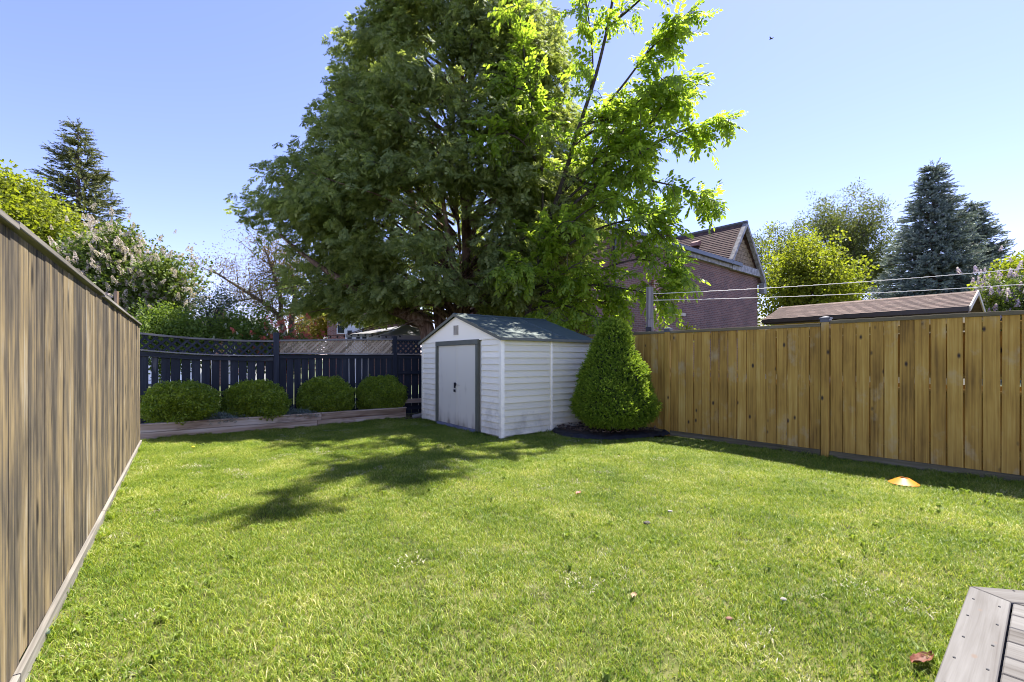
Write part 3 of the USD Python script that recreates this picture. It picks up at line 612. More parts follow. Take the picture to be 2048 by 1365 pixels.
ok = shapely.contains_xy(lawn_poly, P[:, 0], P[:, 1]) & ~shapely.contains_xy(bedp.buffer(.06), P[:, 0], P[:, 1]) & ~shapely.contains_xy(deck_poly.buffer(.01), P[:, 0], P[:, 1])
shed_poly = Polygon([SC, SC + SX * SL, SC + SX * SL + SY * SW, SC + SY * SW]).buffer(.07)
ok &= ~shapely.contains_xy(shed_poly, P[:, 0], P[:, 1])
u_ = CX + FPX * P[:, 0] / P[:, 1]
ok &= (u_ > -150) & (u_ < 2200)
P = P[ok]
def scatter_flat(name, protos, P, s0, s1, rng, tilt=.0, dz=0.):
    n = len(P); a = rng.uniform(0, 2 * np.pi, n)
    q = np.c_[np.cos(a / 2), np.zeros(n), np.zeros(n), np.sin(a / 2)]
    return scatter(name, None, protos, np.c_[P, hgt(P[:, 0], P[:, 1]) + dz], q, rng.uniform(s0, s1, n), rng=rng)
g_ = scatter_flat('grass', protos, P, .85, 1.2, rng)
tag(g_, 'short sunlit mown grass covering the lawn', 'grass')
# broad leaved weeds and clover
def rosette(n, r, h, wid):
    V, F, T = [], [], []
    for k in range(n):
        a = k * 2.4 + rng.rand(); L = r * rng.uniform(.6, 1.1); d = np.array([math.cos(a), math.sin(a), 0]); s = np.array([-d[1], d[0], 0]) * wid * L
        b = len(V); z = np.array([0, 0, 1.])
        V += [d * L * .1, d * L * .5 + s + z * h, d * L * .5 - s + z * h, d * L * .55 + z * h * .8, d * L + z * h * rng.uniform(.4, 1.1)]
        F += [(b, b + 3, b + 1), (b, b + 2, b + 3), (b + 1, b + 3, b + 4), (b + 3, b + 2, b + 4)]; T += [rng.rand()] * 5
    return trimesh.Trimesh(np.array(V), F, process=False), np.array(T)
WEED = leafmat('weed_leaf', [(.0, (.12, .18, .03)), (.5, (.21, .28, .05)), (1., (.32, .37, .13))], trans=.4, patch=3.)
wp = []
for r_, h_, w_ in ((.018, .026, .38), (.036, .030, .24), (.022, .034, .44)):
    m, t = rosette(9, r_, h_, w_); wp.append((m, WEED, t))
Pw = P[rng.permutation(len(P))[:1100]] + rng.uniform(-.1, .1, (1100, 2))
dens = meshkit.noise(np.c_[Pw * .9, Pw[:, 0] * 0]); Pw = Pw[dens > .4]
Pw = Pw[shapely.contains_xy(lawn_poly.buffer(-.1), Pw[:, 0], Pw[:, 1]) & ~shapely.contains_xy(deck_poly.buffer(.08), Pw[:, 0], Pw[:, 1])]
w_ = scatter_flat('clover', wp, Pw, .6, 1.5, rng); tag(w_, 'broad leaved weeds and clover growing through the lawn', 'weeds')
# pale dry clippings lying on the lawn, and longer blades the mower missed along its edges
DRY = leafmat('dry_grass', [(.0, (.22, .19, .10)), (.5, (.40, .37, .26)), (1., (.58, .56, .47))], trans=.2, patch=4.)
dp_ = []
for k in range(3):
    m, t = blades(46, .11, .004, .018, .0034); m.vertices[:, 2] += .016 + .012 * rng.rand(); v_ = m.vertices; v_[:, :2] *= 1. + .8 * rng.rand(); dp_.append((m, DRY, rng.rand(len(t))))
Pd = P[rng.permutation(len(P))[:420]]; dn_ = meshkit.noise(np.c_[Pd * 1.1 + 4., Pd[:, 0] * 0]); Pd = Pd[dn_ > .55]
tag(scatter_flat('dry_clippings', dp_, Pd, .5, 1.25, rng), 'pale dry grass clippings and thatch lying in patches on the lawn', 'clippings')
ep_ = [(*(lambda mt: (mt[0], GRASS, mt[1]))(blades(60, .09, .035, .085, .0042)),) for k in range(3)]
edges = [(LF0 + DV * .035 - LV * 6., LF0 + DV * .035 + LV * .4), (RF0 + nr * .05, RF0 + nr * .05 - RV * 4.2), (PL0 - LV * .02, PL1 - LV * .02), (SC - SX * .05 - SY * .02, SC - SX * .05 + SY * SW), (SC - SY * .05, SC - SY * .05 + SX * 1.0), (c0 + np.array([-e1[1], e1[0]]) * (-.03 * s1), c0 + e1 * 1.2 + np.array([-e1[1], e1[0]]) * (-.03 * s1))]
Pe = np.vstack([a_ + (b_ - a_) * rng.rand(int(np.linalg.norm(b_ - a_) * 14), 1) + rng.randn(int(np.linalg.norm(b_ - a_) * 14), 2) * .018 for a_, b_ in edges])
tag(scatter_flat('edge_grass', ep_, Pe, .45, 1.1, rng), 'longer uncut grass blades along the foot of the fences, planter and shed', 'grass')
# mulch chips
def chip():
    b = trimesh.creation.box([.045, .016, .006]); b.vertices += .003 * rng.randn(8, 3); return b
Pc = np.c_[rng.uniform(.2, 4.2, 5000), rng.uniform(7.2, 11, 5000)]; Pc = Pc[shapely.contains_xy(bedp.buffer(-.05), Pc[:, 0], Pc[:, 1])][:1500]
Pc2 = (SC + SY * SW)[None] + rng.uniform(-.2, .6, (260, 1)) * (-SX)[None] * 1. + rng.uniform(0, .7, (260, 1)) * LV[None]
Pc = np.vstack([Pc, Pc2])
a = frames(rng.randn(len(Pc), 3) * .3 + [0, 0, 1], None, rng, 3.)
tag(scatter('wood_mulch', None, [(chip(), plain('mulch_chip_%d' % k, c, .9, .3, 20.), None) for k, c in enumerate(((.10, .06, .035), (.17, .12, .08), (.05, .032, .022)))],
        np.c_[Pc, np.r_[np.full(len(Pc) - 260, .10), np.full(260, .02)] + rng.rand(len(Pc)) * .02], a, rng.uniform(.6, 1.4, len(Pc)), rng=rng), 'loose brown bark mulch under the conical bush and beside the shed', 'mulch')

# ------------------------------------------------------------------ foliage pieces
def leaf_cluster(n, r, L, W, rng, zl=(0, 0, 1), flat=.5, fold=.15, tlo=0., thi=1., up=.4):
    """n folded leaves scattered in a ball of radius r, each 4 triangles."""
    c = rng.randn(n, 3); c *= (r * rng.rand(n) ** .5 / np.linalg.norm(c, axis=1))[:, None]
    d = c / (np.linalg.norm(c, axis=1, keepdims=True) + 1e-6) + .7 * rng.randn(n, 3); d /= np.linalg.norm(d, axis=1, keepdims=True)
    nrm = rng.randn(n, 3) * flat + np.array([0, 0, up + .01]); s = np.cross(nrm, d); s /= np.linalg.norm(s, axis=1, keepdims=True) + 1e-9
    k = np.cross(d, s); l = L * rng.uniform(.65, 1.2, n)[:, None]; w = W * rng.uniform(.7, 1.15, n)[:, None]
    V = np.stack([c, c + d * l * .45 + s * w / 2 + k * w * fold, c + d * l * .45 - s * w / 2 + k * w * fold, c + d * l * .5, c + d * l - k * l * .12], 1)
    F = np.array([(0, 3, 1), (0, 2, 3), (1, 3, 4), (3, 2, 4)])
    return trimesh.Trimesh(V.reshape(-1, 3), (np.arange(n)[:, None, None] * 5 + F[None]).reshape(-1, 3), process=False), np.repeat(rng.uniform(tlo, thi, n), 5)
def twig(nl, L, leafL, leafW, rng, droop=.25, stem=.004):
    """A twig along +z, leaves alternate in the local xz plane (flat spray), hanging to -y; stem included."""
    t = np.linspace(.08, 1, nl); V, F, T = [], [], []
    for i, tt in enumerate(t):
        sd = 1 if i % 2 else -1
        b = np.array([0, -droop * L * tt ** 2, L * tt]); a = rng.uniform(.5, 1.0) if i < nl - 1 else 0.
        d = np.array([sd * math.sin(a), rng.uniform(-.75, -.1), math.cos(a) * .8]); d /= np.linalg.norm(d)
        nrm = np.array([.3 * rng.randn(), 1., .3 * rng.randn()]); s = np.cross(nrm, d); s /= np.linalg.norm(s); k = np.cross(d, s)
        l, w = leafL * rng.uniform(.65, 1.15), leafW * rng.uniform(.75, 1.1); b = b + d * .012
        n = len(V)
        V += [b, b + d * l * .28 + s * w * .42 + k * w * .10, b + d * l * .28 - s * w * .42 + k * w * .10, b + d * l * .62 + s * w * .40 + k * w * .06 - [0, l * .05, 0], b + d * l * .62 - s * w * .40 + k * w * .06 - [0, l * .05, 0], b + d * l * .5 - [0, l * .04, 0], b + d * l - np.array([0, l * .16, 0])]
        F += [(n, n + 5, n + 1), (n, n + 2, n + 5), (n + 1, n + 5, n + 3), (n + 5, n + 2, n + 4), (n + 3, n + 5, n + 6), (n + 5, n + 4, n + 6)]; T += [rng.rand()] * 7
    st = tube([(0, -droop * L * q ** 2, L * q) for q in (0, .33, .66, 1)], np.linspace(stem, stem * .4, 4), 4)
    n = len(V); V = np.vstack([np.array(V), st.vertices]); F = F + (st.faces + n).tolist(); T += [0.02] * len(st.vertices)
    return trimesh.Trimesh(V, F, process=False), np.array(T)
def spray(rng, n=7, L=.30):
    """A cedar spray along +z: a flat fan of thin forked fronds hanging a little."""
    V, F, T = [], [], []
    def frond(b, d, l, w, tv):
        nrm = np.array([.35 * rng.randn(), 1, .35 * rng.randn()]); s = np.cross(nrm, d); s /= np.linalg.norm(s); k = len(V)
        V.extend([b, b + d * l * .45 + s * w, b + d * l * .45 - s * w, b + d * l + np.array([0, -.18 * l, 0])]); F.extend([(k, k + 1, k + 2), (k + 1, k + 3, k + 2)]); T.extend([tv * .7, tv, tv, min(1., tv * 1.15)])
    for i in range(n):
        tt = (i + .5) / n; sd = 1 if i % 2 else -1; b = np.array([0, -.12 * L * tt ** 2, L * .8 * tt])
        a = rng.uniform(.45, .95); d = np.array([sd * math.sin(a), rng.uniform(-.45, .12), math.cos(a)]); d /= np.linalg.norm(d); l = L * (.55 - .25 * tt) * rng.uniform(.8, 1.2); tv = rng.uniform(.1, .9)
        frond(b, d, l, .0095 * L / .3, tv)
        for q in (.2, .36, .52, .68, .84):
            for s2 in (-1, 1):
                a2 = a * sd + s2 * .6; d2 = np.array([math.sin(a2), d[1] + .1 * rng.randn(), math.cos(a2)]); d2 /= np.linalg.norm(d2)
                frond(b + d * l * q, d2, l * (.62 - .42 * q), .0075 * L / .3, tv + .15 * rng.rand())
    frond(np.array([0, 0, .0]), np.array([0, 0, 1.]), L, .010, .5)
    return trimesh.Trimesh(np.array(V), F, process=False), np.array(T)
def needles(rng, n, L, nl, w, spread=.9):
    """A conifer shoot along +z with needles all round."""
    t = rng.rand(n); az = rng.uniform(0, 2 * np.pi, n); a = rng.uniform(.5, 1.1, n) * spread
    b = np.c_[np.zeros(n), np.zeros(n), t * L]; d = np.c_[np.cos(az) * np.sin(a), np.sin(az) * np.sin(a), np.cos(a)]
    s = np.c_[-np.sin(az), np.cos(az), np.zeros(n)] * w / 2; l = nl * rng.uniform(.7, 1.1, n)[:, None] * (1.1 - .5 * t)[:, None]
    V = np.stack([b - s, b + s, b + d * l * .6 + s * .8, b + d * l], 1); F = np.array([(0, 1, 2), (0, 2, 3)])
    return trimesh.Trimesh(V.reshape(-1, 3), (np.arange(n)[:, None, None] * 4 + F[None]).reshape(-1, 3), process=False), np.repeat(np.clip(.25 + .6 * t + .2 * rng.randn(n), 0, 1), 4)

# ------------------------------------------------------------------ shrubs in the planter
BOX = leafmat('boxwood_leaf', [(.0, (.07, .12, .016)), (.45, (.21, .29, .030)), (.75, (.34, .42, .045)), (1., (.48, .52, .09))], trans=.42, rough=.35, spec=.45, patch=2.5, pamt=.35)
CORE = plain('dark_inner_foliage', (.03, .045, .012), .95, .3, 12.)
def blob(c, r, rng, amp=.14, sub=4, power=2.6, f=2.2, sd=0):
    m = trimesh.creation.icosphere(sub, 1.0); v = m.vertices.copy()
    sq = (np.abs(v) ** power).sum(1) ** (-1 / power); v *= sq[:, None]
    v *= (1 + amp * (meshkit.fbm(v * f + 7.3, 3, sd) - .5) * 2)[:, None]
    m.vertices = v * np.asarray(r) + np.asarray(c); return m
def dense_shrub(name, label, catn, loc, r, n, protos, corem, seed, group=None, stem=None, lift=.0, jitter=.45, scale=(.75, 1.25), amp=.14, power=2.6, shape=None, inner=.84, rough_=1.):
    rng = R(seed)
    t = thing(name, label, catn, loc, rng.rand() * 6.28 if shape is None and abs(r[0] - r[1]) < .02 else 0, group)
    b = shape(rng) if shape else blob((0, 0, lift + r[2]), r, rng, amp, sd=seed, power=power)
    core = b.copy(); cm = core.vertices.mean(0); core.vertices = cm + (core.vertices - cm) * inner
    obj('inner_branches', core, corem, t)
    if stem: obj('stem', tube([(0, 0, -.05), (.01, 0, stem[1] * .6), (0, .01, stem[1])], (stem[0], stem[0] * .8, stem[0] * .7), 9), BARK, t, smooth=True)
    p, fi = trimesh.sample.sample_surface(b, n, seed=seed); nn = b.face_normals[fi]
    keep = p[:, 2] > .02; p, nn = p[keep], nn[keep]
    p = p + nn * (.035 - rng.rand(len(p)) ** 1.2 * .12)[:, None] * rough_
    q = frames(nn + jitter * rng.randn(len(p), 3) + [0, 0, .25], None, rng, 3.)
    scatter('foliage', t, protos, p, q, rng.uniform(*scale, len(p)), rng=rng)
    return t
rng = R(31)
bxp = []
for k in range(3):
    m, t = leaf_cluster(16, .05, .044, .024, rng, flat=.8, up=.2); m.apply_translation([0, 0, .01]); bxp.append((m, BOX, t))
def on_planter(s, off): return PL0 + PD * s + np.array([-PD[1], PD[0]]) * off
for (u0, u1, vt0, vb, lab, sd) in ((288, 438, 768, 848, 'round clipped boxwood bush, leftmost of the four, against the weathered left fence', 1), (446, 578, 766, 838, 'round clipped boxwood bush second from the left in the planter', 2), (596, 708, 757, 830, 'round clipped boxwood bush third from the left, its left shoulder lower', 3), (711, 815, 756, 822, 'smallest round boxwood bush at the right end of the planter by the shed', 4)):
    uc = (u0 + u1) / 2
    # depth on the line through the middle of the planter
    o = on_planter(0, .40); tt = (uc - CX) / FPX; s = (tt * o[1] - o[0]) / (PD[0] - tt * PD[1]); p = o + PD * s
    w = (u1 - u0) * p[1] / FPX / 2; ztop = CAMH - (vt0 - HV) * p[1] / FPX; zbot = .16
    r = (w * .80, .30 + .08 * w, (ztop - zbot) / 2 * .93)
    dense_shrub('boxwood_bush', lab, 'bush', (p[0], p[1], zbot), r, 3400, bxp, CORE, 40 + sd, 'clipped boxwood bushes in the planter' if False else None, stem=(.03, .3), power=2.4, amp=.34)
SILVER = leafmat('silvery_leaf', [(.0, (.06, .085, .065)), (.6, (.16, .20, .17)), (1., (.36, .40, .36))], trans=.15, patch=4.)
sp_ = [leaf_cluster(22, .05, .035, .014, rng, up=.6)]
for (u, v, lab) in ((590, 822, 'low silvery groundcover between the second and third boxwood bushes'), (440, 842, 'low silvery groundcover between the first and second boxwood bushes')):
    o = on_planter(0, .2); tt = (u - CX) / FPX; s = (tt * o[1] - o[0]) / (PD[0] - tt * PD[1]); p = o + PD * s
    t = thing('groundcover_plant', lab, 'plant', (p[0], p[1], .2))
    k = 170; q = rng.randn(k, 3) * [.16, .10, .05]; q[:, 2] = np.abs(q[:, 2]) + .01
    obj('stem', cat([tube([(0, 0, -.02), q[i] * .6, q[i]], .003, 4) for i in range(14)]), BARK, t)
    scatter('foliage', t, [(sp_[0][0], SILVER, sp_[0][1])], q, frames(rng.randn(k, 3) * .6 + [0, 0, 1], None, rng, 3.), rng.uniform(.6, 1.1, k), rng=rng)

# ------------------------------------------------------------------ conical spruce
DWARF = leafmat('dwarf_spruce_needle', [(.0, (.06, .115, .016)), (.4, (.17, .27, .030)), (.75, (.31, .41, .045)), (1., (.44, .50, .08))], trans=.42, rough=.6, patch=5., pamt=.3)
rng = R(51)
dsp = []
for k in range(3):
    m, t = needles(rng, 46, .055, .022, .0042); dsp.append((m, DWARF, t))
def cone_shape(rng):
    zz = np.linspace(0, 1, 40)
    prof = np.interp(zz, [0, .03, .065, .126, .19, .314, .44, .566, .69, .818, .93, .98, 1.], [.5, .75, .9, .98, 1., .92, .82, .70, .57, .43, .30, .18, .02])
    a = np.linspace(0, 2 * np.pi, 65)[:-1]
    v = np.array([[pr * math.cos(q), pr * math.sin(q), z] for z, pr in zip(zz, prof) for q in a])
    fb = meshkit.fbm(v * [2.6, 2.6, 5.5] + 3.1, 3, 5) - .5
    v[:, :2] *= (1 + .62 * fb)[:, None]
    v = v * [.64, .63, 1.75] + [0, 0, .15]
    n = 64; i, j = np.meshgrid(np.arange(39), np.arange(n), indexing='ij'); q = np.stack([i * n + j, i * n + (j + 1) % n, (i + 1) * n + (j + 1) % n, (i + 1) * n + j], -1).reshape(-1, 4)
    return trimesh.Trimesh(v, np.vstack([q[:, [0, 1, 2]], q[:, [0, 2, 3]]]), process=False)
cb = gnd(1228, 864, .05)
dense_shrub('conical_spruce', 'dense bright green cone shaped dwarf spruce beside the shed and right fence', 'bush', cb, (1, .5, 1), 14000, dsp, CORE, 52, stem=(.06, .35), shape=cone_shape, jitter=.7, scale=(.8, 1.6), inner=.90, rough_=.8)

# ------------------------------------------------------------------ big cedar
CEDAR = leafmat('cedar_frond', [(.0, (.060, .085, .034)), (.35, (.165, .21, .072)), (.65, (.29, .335, .12)), (1., (.46, .47, .25))], trans=.55, rough=.55, spec=.2, patch=.9, pamt=.4)
rng = R(61)
cpro = []
for k in range(3):
    m, t = spray(rng); cpro.append((m, CEDAR, t))
CB = at(915, 718, 13.0); CB[2] = 0
ct = thing('cedar_tree', 'huge broad dark cedar tree with many red brown stems behind the shed', 'tree', CB)
def rel(u, v, Y): return at(u, v, Y) - CB
trunk_pts = curve([(.1, 0, -.1), (.12, 0, 1.2), rel(925, 610, 13.), rel(935, 540, 13.1), (.2, .1, 6.5), (.1, .1, 10), (0, 0, 13.6)], 8)
obj('trunk', tube(trunk_pts, np.interp(np.linspace(0, 1, len(trunk_pts)), [0, .15, .4, 1], [.36, .30, .20, .02]), 14), REDBARK, ct, smooth=True)
stems = [([(-.5, -.3, 0), rel(855, 665, 12.5), rel(838, 640, 12.3), rel(800, 625, 12.0), rel(740, 600, 11.5), rel(690, 565, 11.2), rel(620, 520, 11.2), rel(560, 470, 11.4)], .24),
         ([(-.5, -.2, .4), rel(850, 655, 12.5), rel(800, 605, 12.4), rel(760, 560, 12.6), rel(720, 500, 12.9), rel(660, 420, 13.2)], .17),
         ([(-.25, 0, 0), rel(880, 640, 12.9), rel(872, 590, 12.8), rel(850, 500, 12.8), rel(820, 380, 12.9), rel(790, 240, 13), rel(770, 60, 13.)], .20),
         ([(.35, 0, 0), rel(955, 640, 13.), rel(985, 570, 13.1), rel(1010, 480, 13.2), rel(1040, 350, 13.2), rel(1060, 150, 13.2)], .22),
         ([(.4, -.2, .3), rel(975, 640, 12.8), rel(1030, 600, 12.6), rel(1100, 550, 12.5), rel(1150, 480, 12.4), rel(1170, 400, 12.5)], .17),
         ([(0, -.3, 1.2), rel(915, 590, 12.4), rel(905, 520, 11.8), rel(890, 430, 11.2), rel(880, 320, 10.8)], .15),
         ([(-.1, .3, 1.2), (-.4, 1.2, 3.), (-.8, 2.4, 5.), (-1., 3.4, 7.)], .16)]
for p, r in stems:
    c = curve(p, 7); obj('limb', tube(c, np.linspace(r, .03, len(c)), 10), REDBARK, ct, smooth=True)
zk = [1.9, 2.4, 3.2, 4.2, 5.4, 6.8, 8.2, 9.8, 11.2, 12.4, 13.4, 14.]
RLk = [2.5, 4.3, 5.2, 5.6, 5.6, 5.1, 4.4, 3.65, 3.0, 2.3, 1.4, .3]
RRk = [1.5, 2.6, 3.4, 3.9, 4.0, 3.9, 3.7, 3.5, 3.1, 2.3, 1.3, .3]
pos, dirs, scl, brl = [], [], [], []
NB = 700
for i in range(NB):
    z = np.interp(rng.rand(), [0, .14, .55, .85, 1], [2.0, 3.2, 7.5, 11., 13.6]); az = rng.uniform(0, 2 * np.pi)
    if math.sin(az) > .25 and rng.rand() < .6: continue
    wl = (1 - math.cos(az)) / 2
    Rr = np.interp(z, zk, RLk) * wl + np.interp(z, zk, RRk) * (1 - wl)
    Rr *= (1 - .30 * rng.rand() ** 2.2) * (.95 + .07 * math.sin(3 * az + z * 1.7))
    dirh = np.array([math.cos(az), np.interp(z, [3, 5, 10], [.82, .85, .60]) * math.sin(az), 0])
    z0 = z - .35 * Rr * rng.uniform(.6, 1.2) * (1 if z > 4 else .35); z0 = max(z0, 1.3)
    p0 = np.array([.1, 0, z0]) + dirh * .2; p1 = np.array([0, 0, z]) + dirh * Rr
    mid = (p0 + p1) / 2 + np.array([0, 0, .12 * Rr])
    c = curve([p0, mid, p1 - [0, 0, .12]], 8)
    if i % 3 == 0: brl.append(tube(c, np.linspace(.045, .008, len(c)), 5))
    n = int(54 * (.45 + Rr / 6)); t = np.sqrt(rng.uniform(.25, 1, n))
    k = t * (len(c) - 1); k0 = np.minimum(k.astype(int), len(c) - 2); pp = c[k0] + (c[k0 + 1] - c[k0]) * (k - k0)[:, None]
    sidev = np.cross(dirh, [0, 0, 1.]); lat = rng.randn(n) * .30 * (.4 + .6 * t); pp = pp + sidev * lat[:, None] + rng.randn(n, 3) * [.1, .1, .16] - np.array([0, 0, .10]) * np.abs(lat)[:, None]
    pos.append(pp); dirs.append(dirh * .75 + sidev * (np.sign(lat) * .55)[:, None] + rng.randn(n, 3) * .35 + np.array([0, 0, -.45])); scl.append(rng.uniform(.65, 1.35, n))
# foliage riding the big low limbs
for p, r in stems[:5]:
    c = curve(p, 14); c = c[len(c) // 3:]
    n = 330; k = rng.randint(len(c), size=n); pp = c[k] + rng.randn(n, 3) * [.6, .6, .45] + [0, 0, .15]
    pos.append(pp); dirs.append(rng.randn(n, 3) * .6 + [0, -.2, -.35]); scl.append(rng.uniform(.8, 1.3, n))
pos, dirs, scl = np.vstack(pos), np.vstack(dirs), np.concatenate(scl)
wl_ = np.where(pos[:, 0] < 0, np.interp(pos[:, 2], zk, RLk), 99)
ok = ((pos[:, 0] / wl_) ** 2 + (pos[:, 1] / (.90 * wl_)) ** 2 < 1.08) & (pos[:, 2] > 2.35 + .5 * (meshkit.noise(pos * [1.2, 1.2, 0]) - .3) + .25 * (pos[:, 0] > -1.5))
pos, dirs, scl = pos[ok], dirs[ok], scl[ok]
from scipy.spatial import cKDTree
tr_ = cKDTree(pos); ok = np.array([len(q) for q in tr_.query_ball_point(pos, .55)]) > 7
pos, dirs, scl = pos[ok], dirs[ok], scl[ok]
obj('branches', cat(brl), REDBARK, ct)
scatter('crown', ct, cpro, pos, frames(dirs, None, rng, .7), scl, rng=rng)
print('cedar sprays', len(pos))

# ------------------------------------------------------------------ broad-leaved tree over the shed
ELM = leafmat('young_green_leaf', [(.0, (.09, .155, .018)), (.5, (.18, .265, .028)), (1., (.27, .34, .045))], trans=.58, transcol=(.56, .68, .06), rough=.4, spec=.35, patch=.8, pamt=.3)
rng = R(71)
epro = []
for k in range(4):
    m, t = twig(12, .46, .145, .082, rng, droop=.32); epro.append((m, ELM, t))
EB = at(1052, 718, 11.2); EB[2] = 0
et = thing('leafy_tree', 'sprawling young bright green broad leaved tree spreading over the shed roof', 'tree', EB)
def rel(u, v, Y): return at(u, v, Y) - EB
tp = curve([(0, 0, -.1), rel(1055, 640, 11.2), rel(1068, 560, 11.2), rel(1090, 470, 11.2), rel(1120, 380, 11.1), rel(1160, 250, 11.), rel(1200, 120, 10.8), rel(1230, -40, 10.6), rel(1230, -220, 10.3)], 6)
obj('trunk', tube(tp, np.linspace(.10, .02, len(tp)), 10), DARKBARK, et, smooth=True)
limbs = [[(1085, 490, 11.2), (1083, 320, 11.0), (1061, 190, 10.8), (1040, 40, 10.6), (1030, -120, 10.3)],
         [(1100, 430, 11.2), (1200, 340, 10.9), (1297, 251, 10.6), (1340, 190, 10.4), (1416, 113, 10.2)],
         [(1095, 450, 11.2), (1220, 350, 10.8), (1335, 275, 10.4), (1420, 250, 10.2), (1480, 240, 10.0)],
         [(1095, 450, 11.2), (1220, 360, 10.8), (1330, 368, 10.5), (1400, 395, 10.3), (1446, 420, 10.2)],
         [(1150, 270, 11.), (1230, 190, 10.7), (1300, 100, 10.5), (1360, 40, 10.3), (1400, 5, 10.2)],
         [(1160, 250, 11.), (1185, 150, 10.9), (1175, 20, 10.7), (1150, -120, 10.3)],
         [(1060, 600, 11.2), (1150, 560, 10.6), (1270, 520, 10.2), (1340, 540, 10.0), (1392, 572, 9.8)],
         [(1060, 590, 11.2), (1170, 570, 10.6), (1260, 580, 10.2), (1310, 590, 10.0), (1345, 602, 9.9)],
         [(1070, 540, 11.2), (1170, 470, 10.6), (1270, 440, 10.3), (1320, 470, 10.1), (1360, 520, 10.0)],
         [(1060, 600, 11.2), (1040, 545, 10.6), (1010, 530, 10.0), (985, 550, 9.8)],
         [(1060, 620, 11.2), (1120, 610, 10.6), (1200, 640, 10.0), (1240, 670, 9.8)],
         [(1056, 630, 11.2), (1100, 630, 10.5), (1150, 655, 10.0)],
         [(1080, 510, 11.2), (1150, 440, 10.5), (1200, 410, 10.1), (1230, 430, 9.9)],
         [(1085, 340, 11.), (1040, 280, 10.5), (990, 270, 10.2), (962, 310, 10.0)],
         [(1060, 190, 10.8), (1020, 170, 10.5), (985, 165, 10.3)],
         [(1225, -60, 10.6), (1225, -200, 9.6), (1222, -330, 8.8), (1220, -440, 8.0)],
         [(1230, -100, 10.5), (1290, -240, 9.9), (1330, -340, 9.4)],
         [(1210, 60, 10.8), (1290, -10, 10.2), (1340, -80, 9.8)],
         [(1120, 380, 11.1), (1230, 290, 11.4), (1330, 210, 11.7), (1415, 170, 12.)],
         [(1230, -40, 10.6), (1300, -250, 9.6), (1330, -340, 9.2)],
         [(1130, 350, 11.1), (1260, 400, 11.4), (1320, 440, 11.5)],
         [(1160, 250, 11.), (1240, 230, 10.6), (1320, 170, 10.3), (1390, 150, 10.1)],
         [(1110, 400, 11.2), (1210, 300, 11.), (1290, 210, 10.9), (1350, 120, 10.8)],
         [(1140, 300, 11.1), (1200, 260, 11.3), (1270, 310, 11.4), (1340, 330, 11.3)],
         [(1060, 560, 11.2), (1090, 500, 10.4), (1120, 450, 10.), (1150, 440, 9.8)],
         [(1060, 580, 11.2), (1110, 560, 10.4), (1150, 530, 10.), (1200, 520, 9.8)],
         [(1060, 600, 11.2), (1180, 610, 10.8), (1230, 600, 10.5), (1270, 640, 10.3)]]
pos, dirs, ups, scl = [], [], [], []
for L in limbs:
    c = curve([rel(*q) for q in L], 8); c = c[:max(6, int(len(c) * .90))]; nn = len(c)
    obj('limb', tube(c, np.linspace(.036, .007, nn), 6), DARKBARK, et, smooth=True)
    length = np.linalg.norm(np.diff(c, axis=0), axis=1).sum()
    # side branches
    fw = L[-1][1] < -400   # the long limb that leans out over the lawn carries more side shoots
    subs = [c[int(nn * .25):]]
    for s in range(int(length * (8. if fw else 4.7))):
        k = rng.randint(int(nn * .2), nn - 1); d = c[min(k + 1, nn - 1)] - c[k - 1]; d /= np.linalg.norm(d)
        e = d * .6 + rng.randn(3) * .55; e[2] = e[2] * .6 + .1; e /= np.linalg.norm(e); l = rng.uniform(.5, 1.25) * (1.1 - .75 * k / nn)
        subs.append(curve([c[k], c[k] + e * l * .5 + [0, 0, .05], c[k] + e * l - [0, 0, .12]], 6))
    obj('twigs', cat([tube(s, np.linspace(.012, .004, len(s)), 4) for s in subs[1:]]), BARK, et) if len(subs) > 1 else None
    for j, s in enumerate(subs):
        m = max(3, int(np.linalg.norm(np.diff(s, axis=0), axis=1).sum() * 9.5))
        k = rng.uniform(.15, len(s) - 1.01, m); k0 = k.astype(int); pp = s[k0] + (s[k0 + 1] - s[k0]) * (k - k0)[:, None]
        d = s[k0 + 1] - s[k0]; d /= np.linalg.norm(d, axis=1, keepdims=True); d = d + rng.randn(m, 3) * .65 + [0, 0, -.08]
        pos.append(pp); dirs.append(d); scl.append(rng.uniform(.65, 1.1, m))
pos, dirs, scl = np.vstack(pos), np.vstack(dirs), np.concatenate(scl)
print('elm twigs', len(pos))
scatter('crown', et, epro, pos, frames(dirs, None, rng, .5), scl, rng=rng)

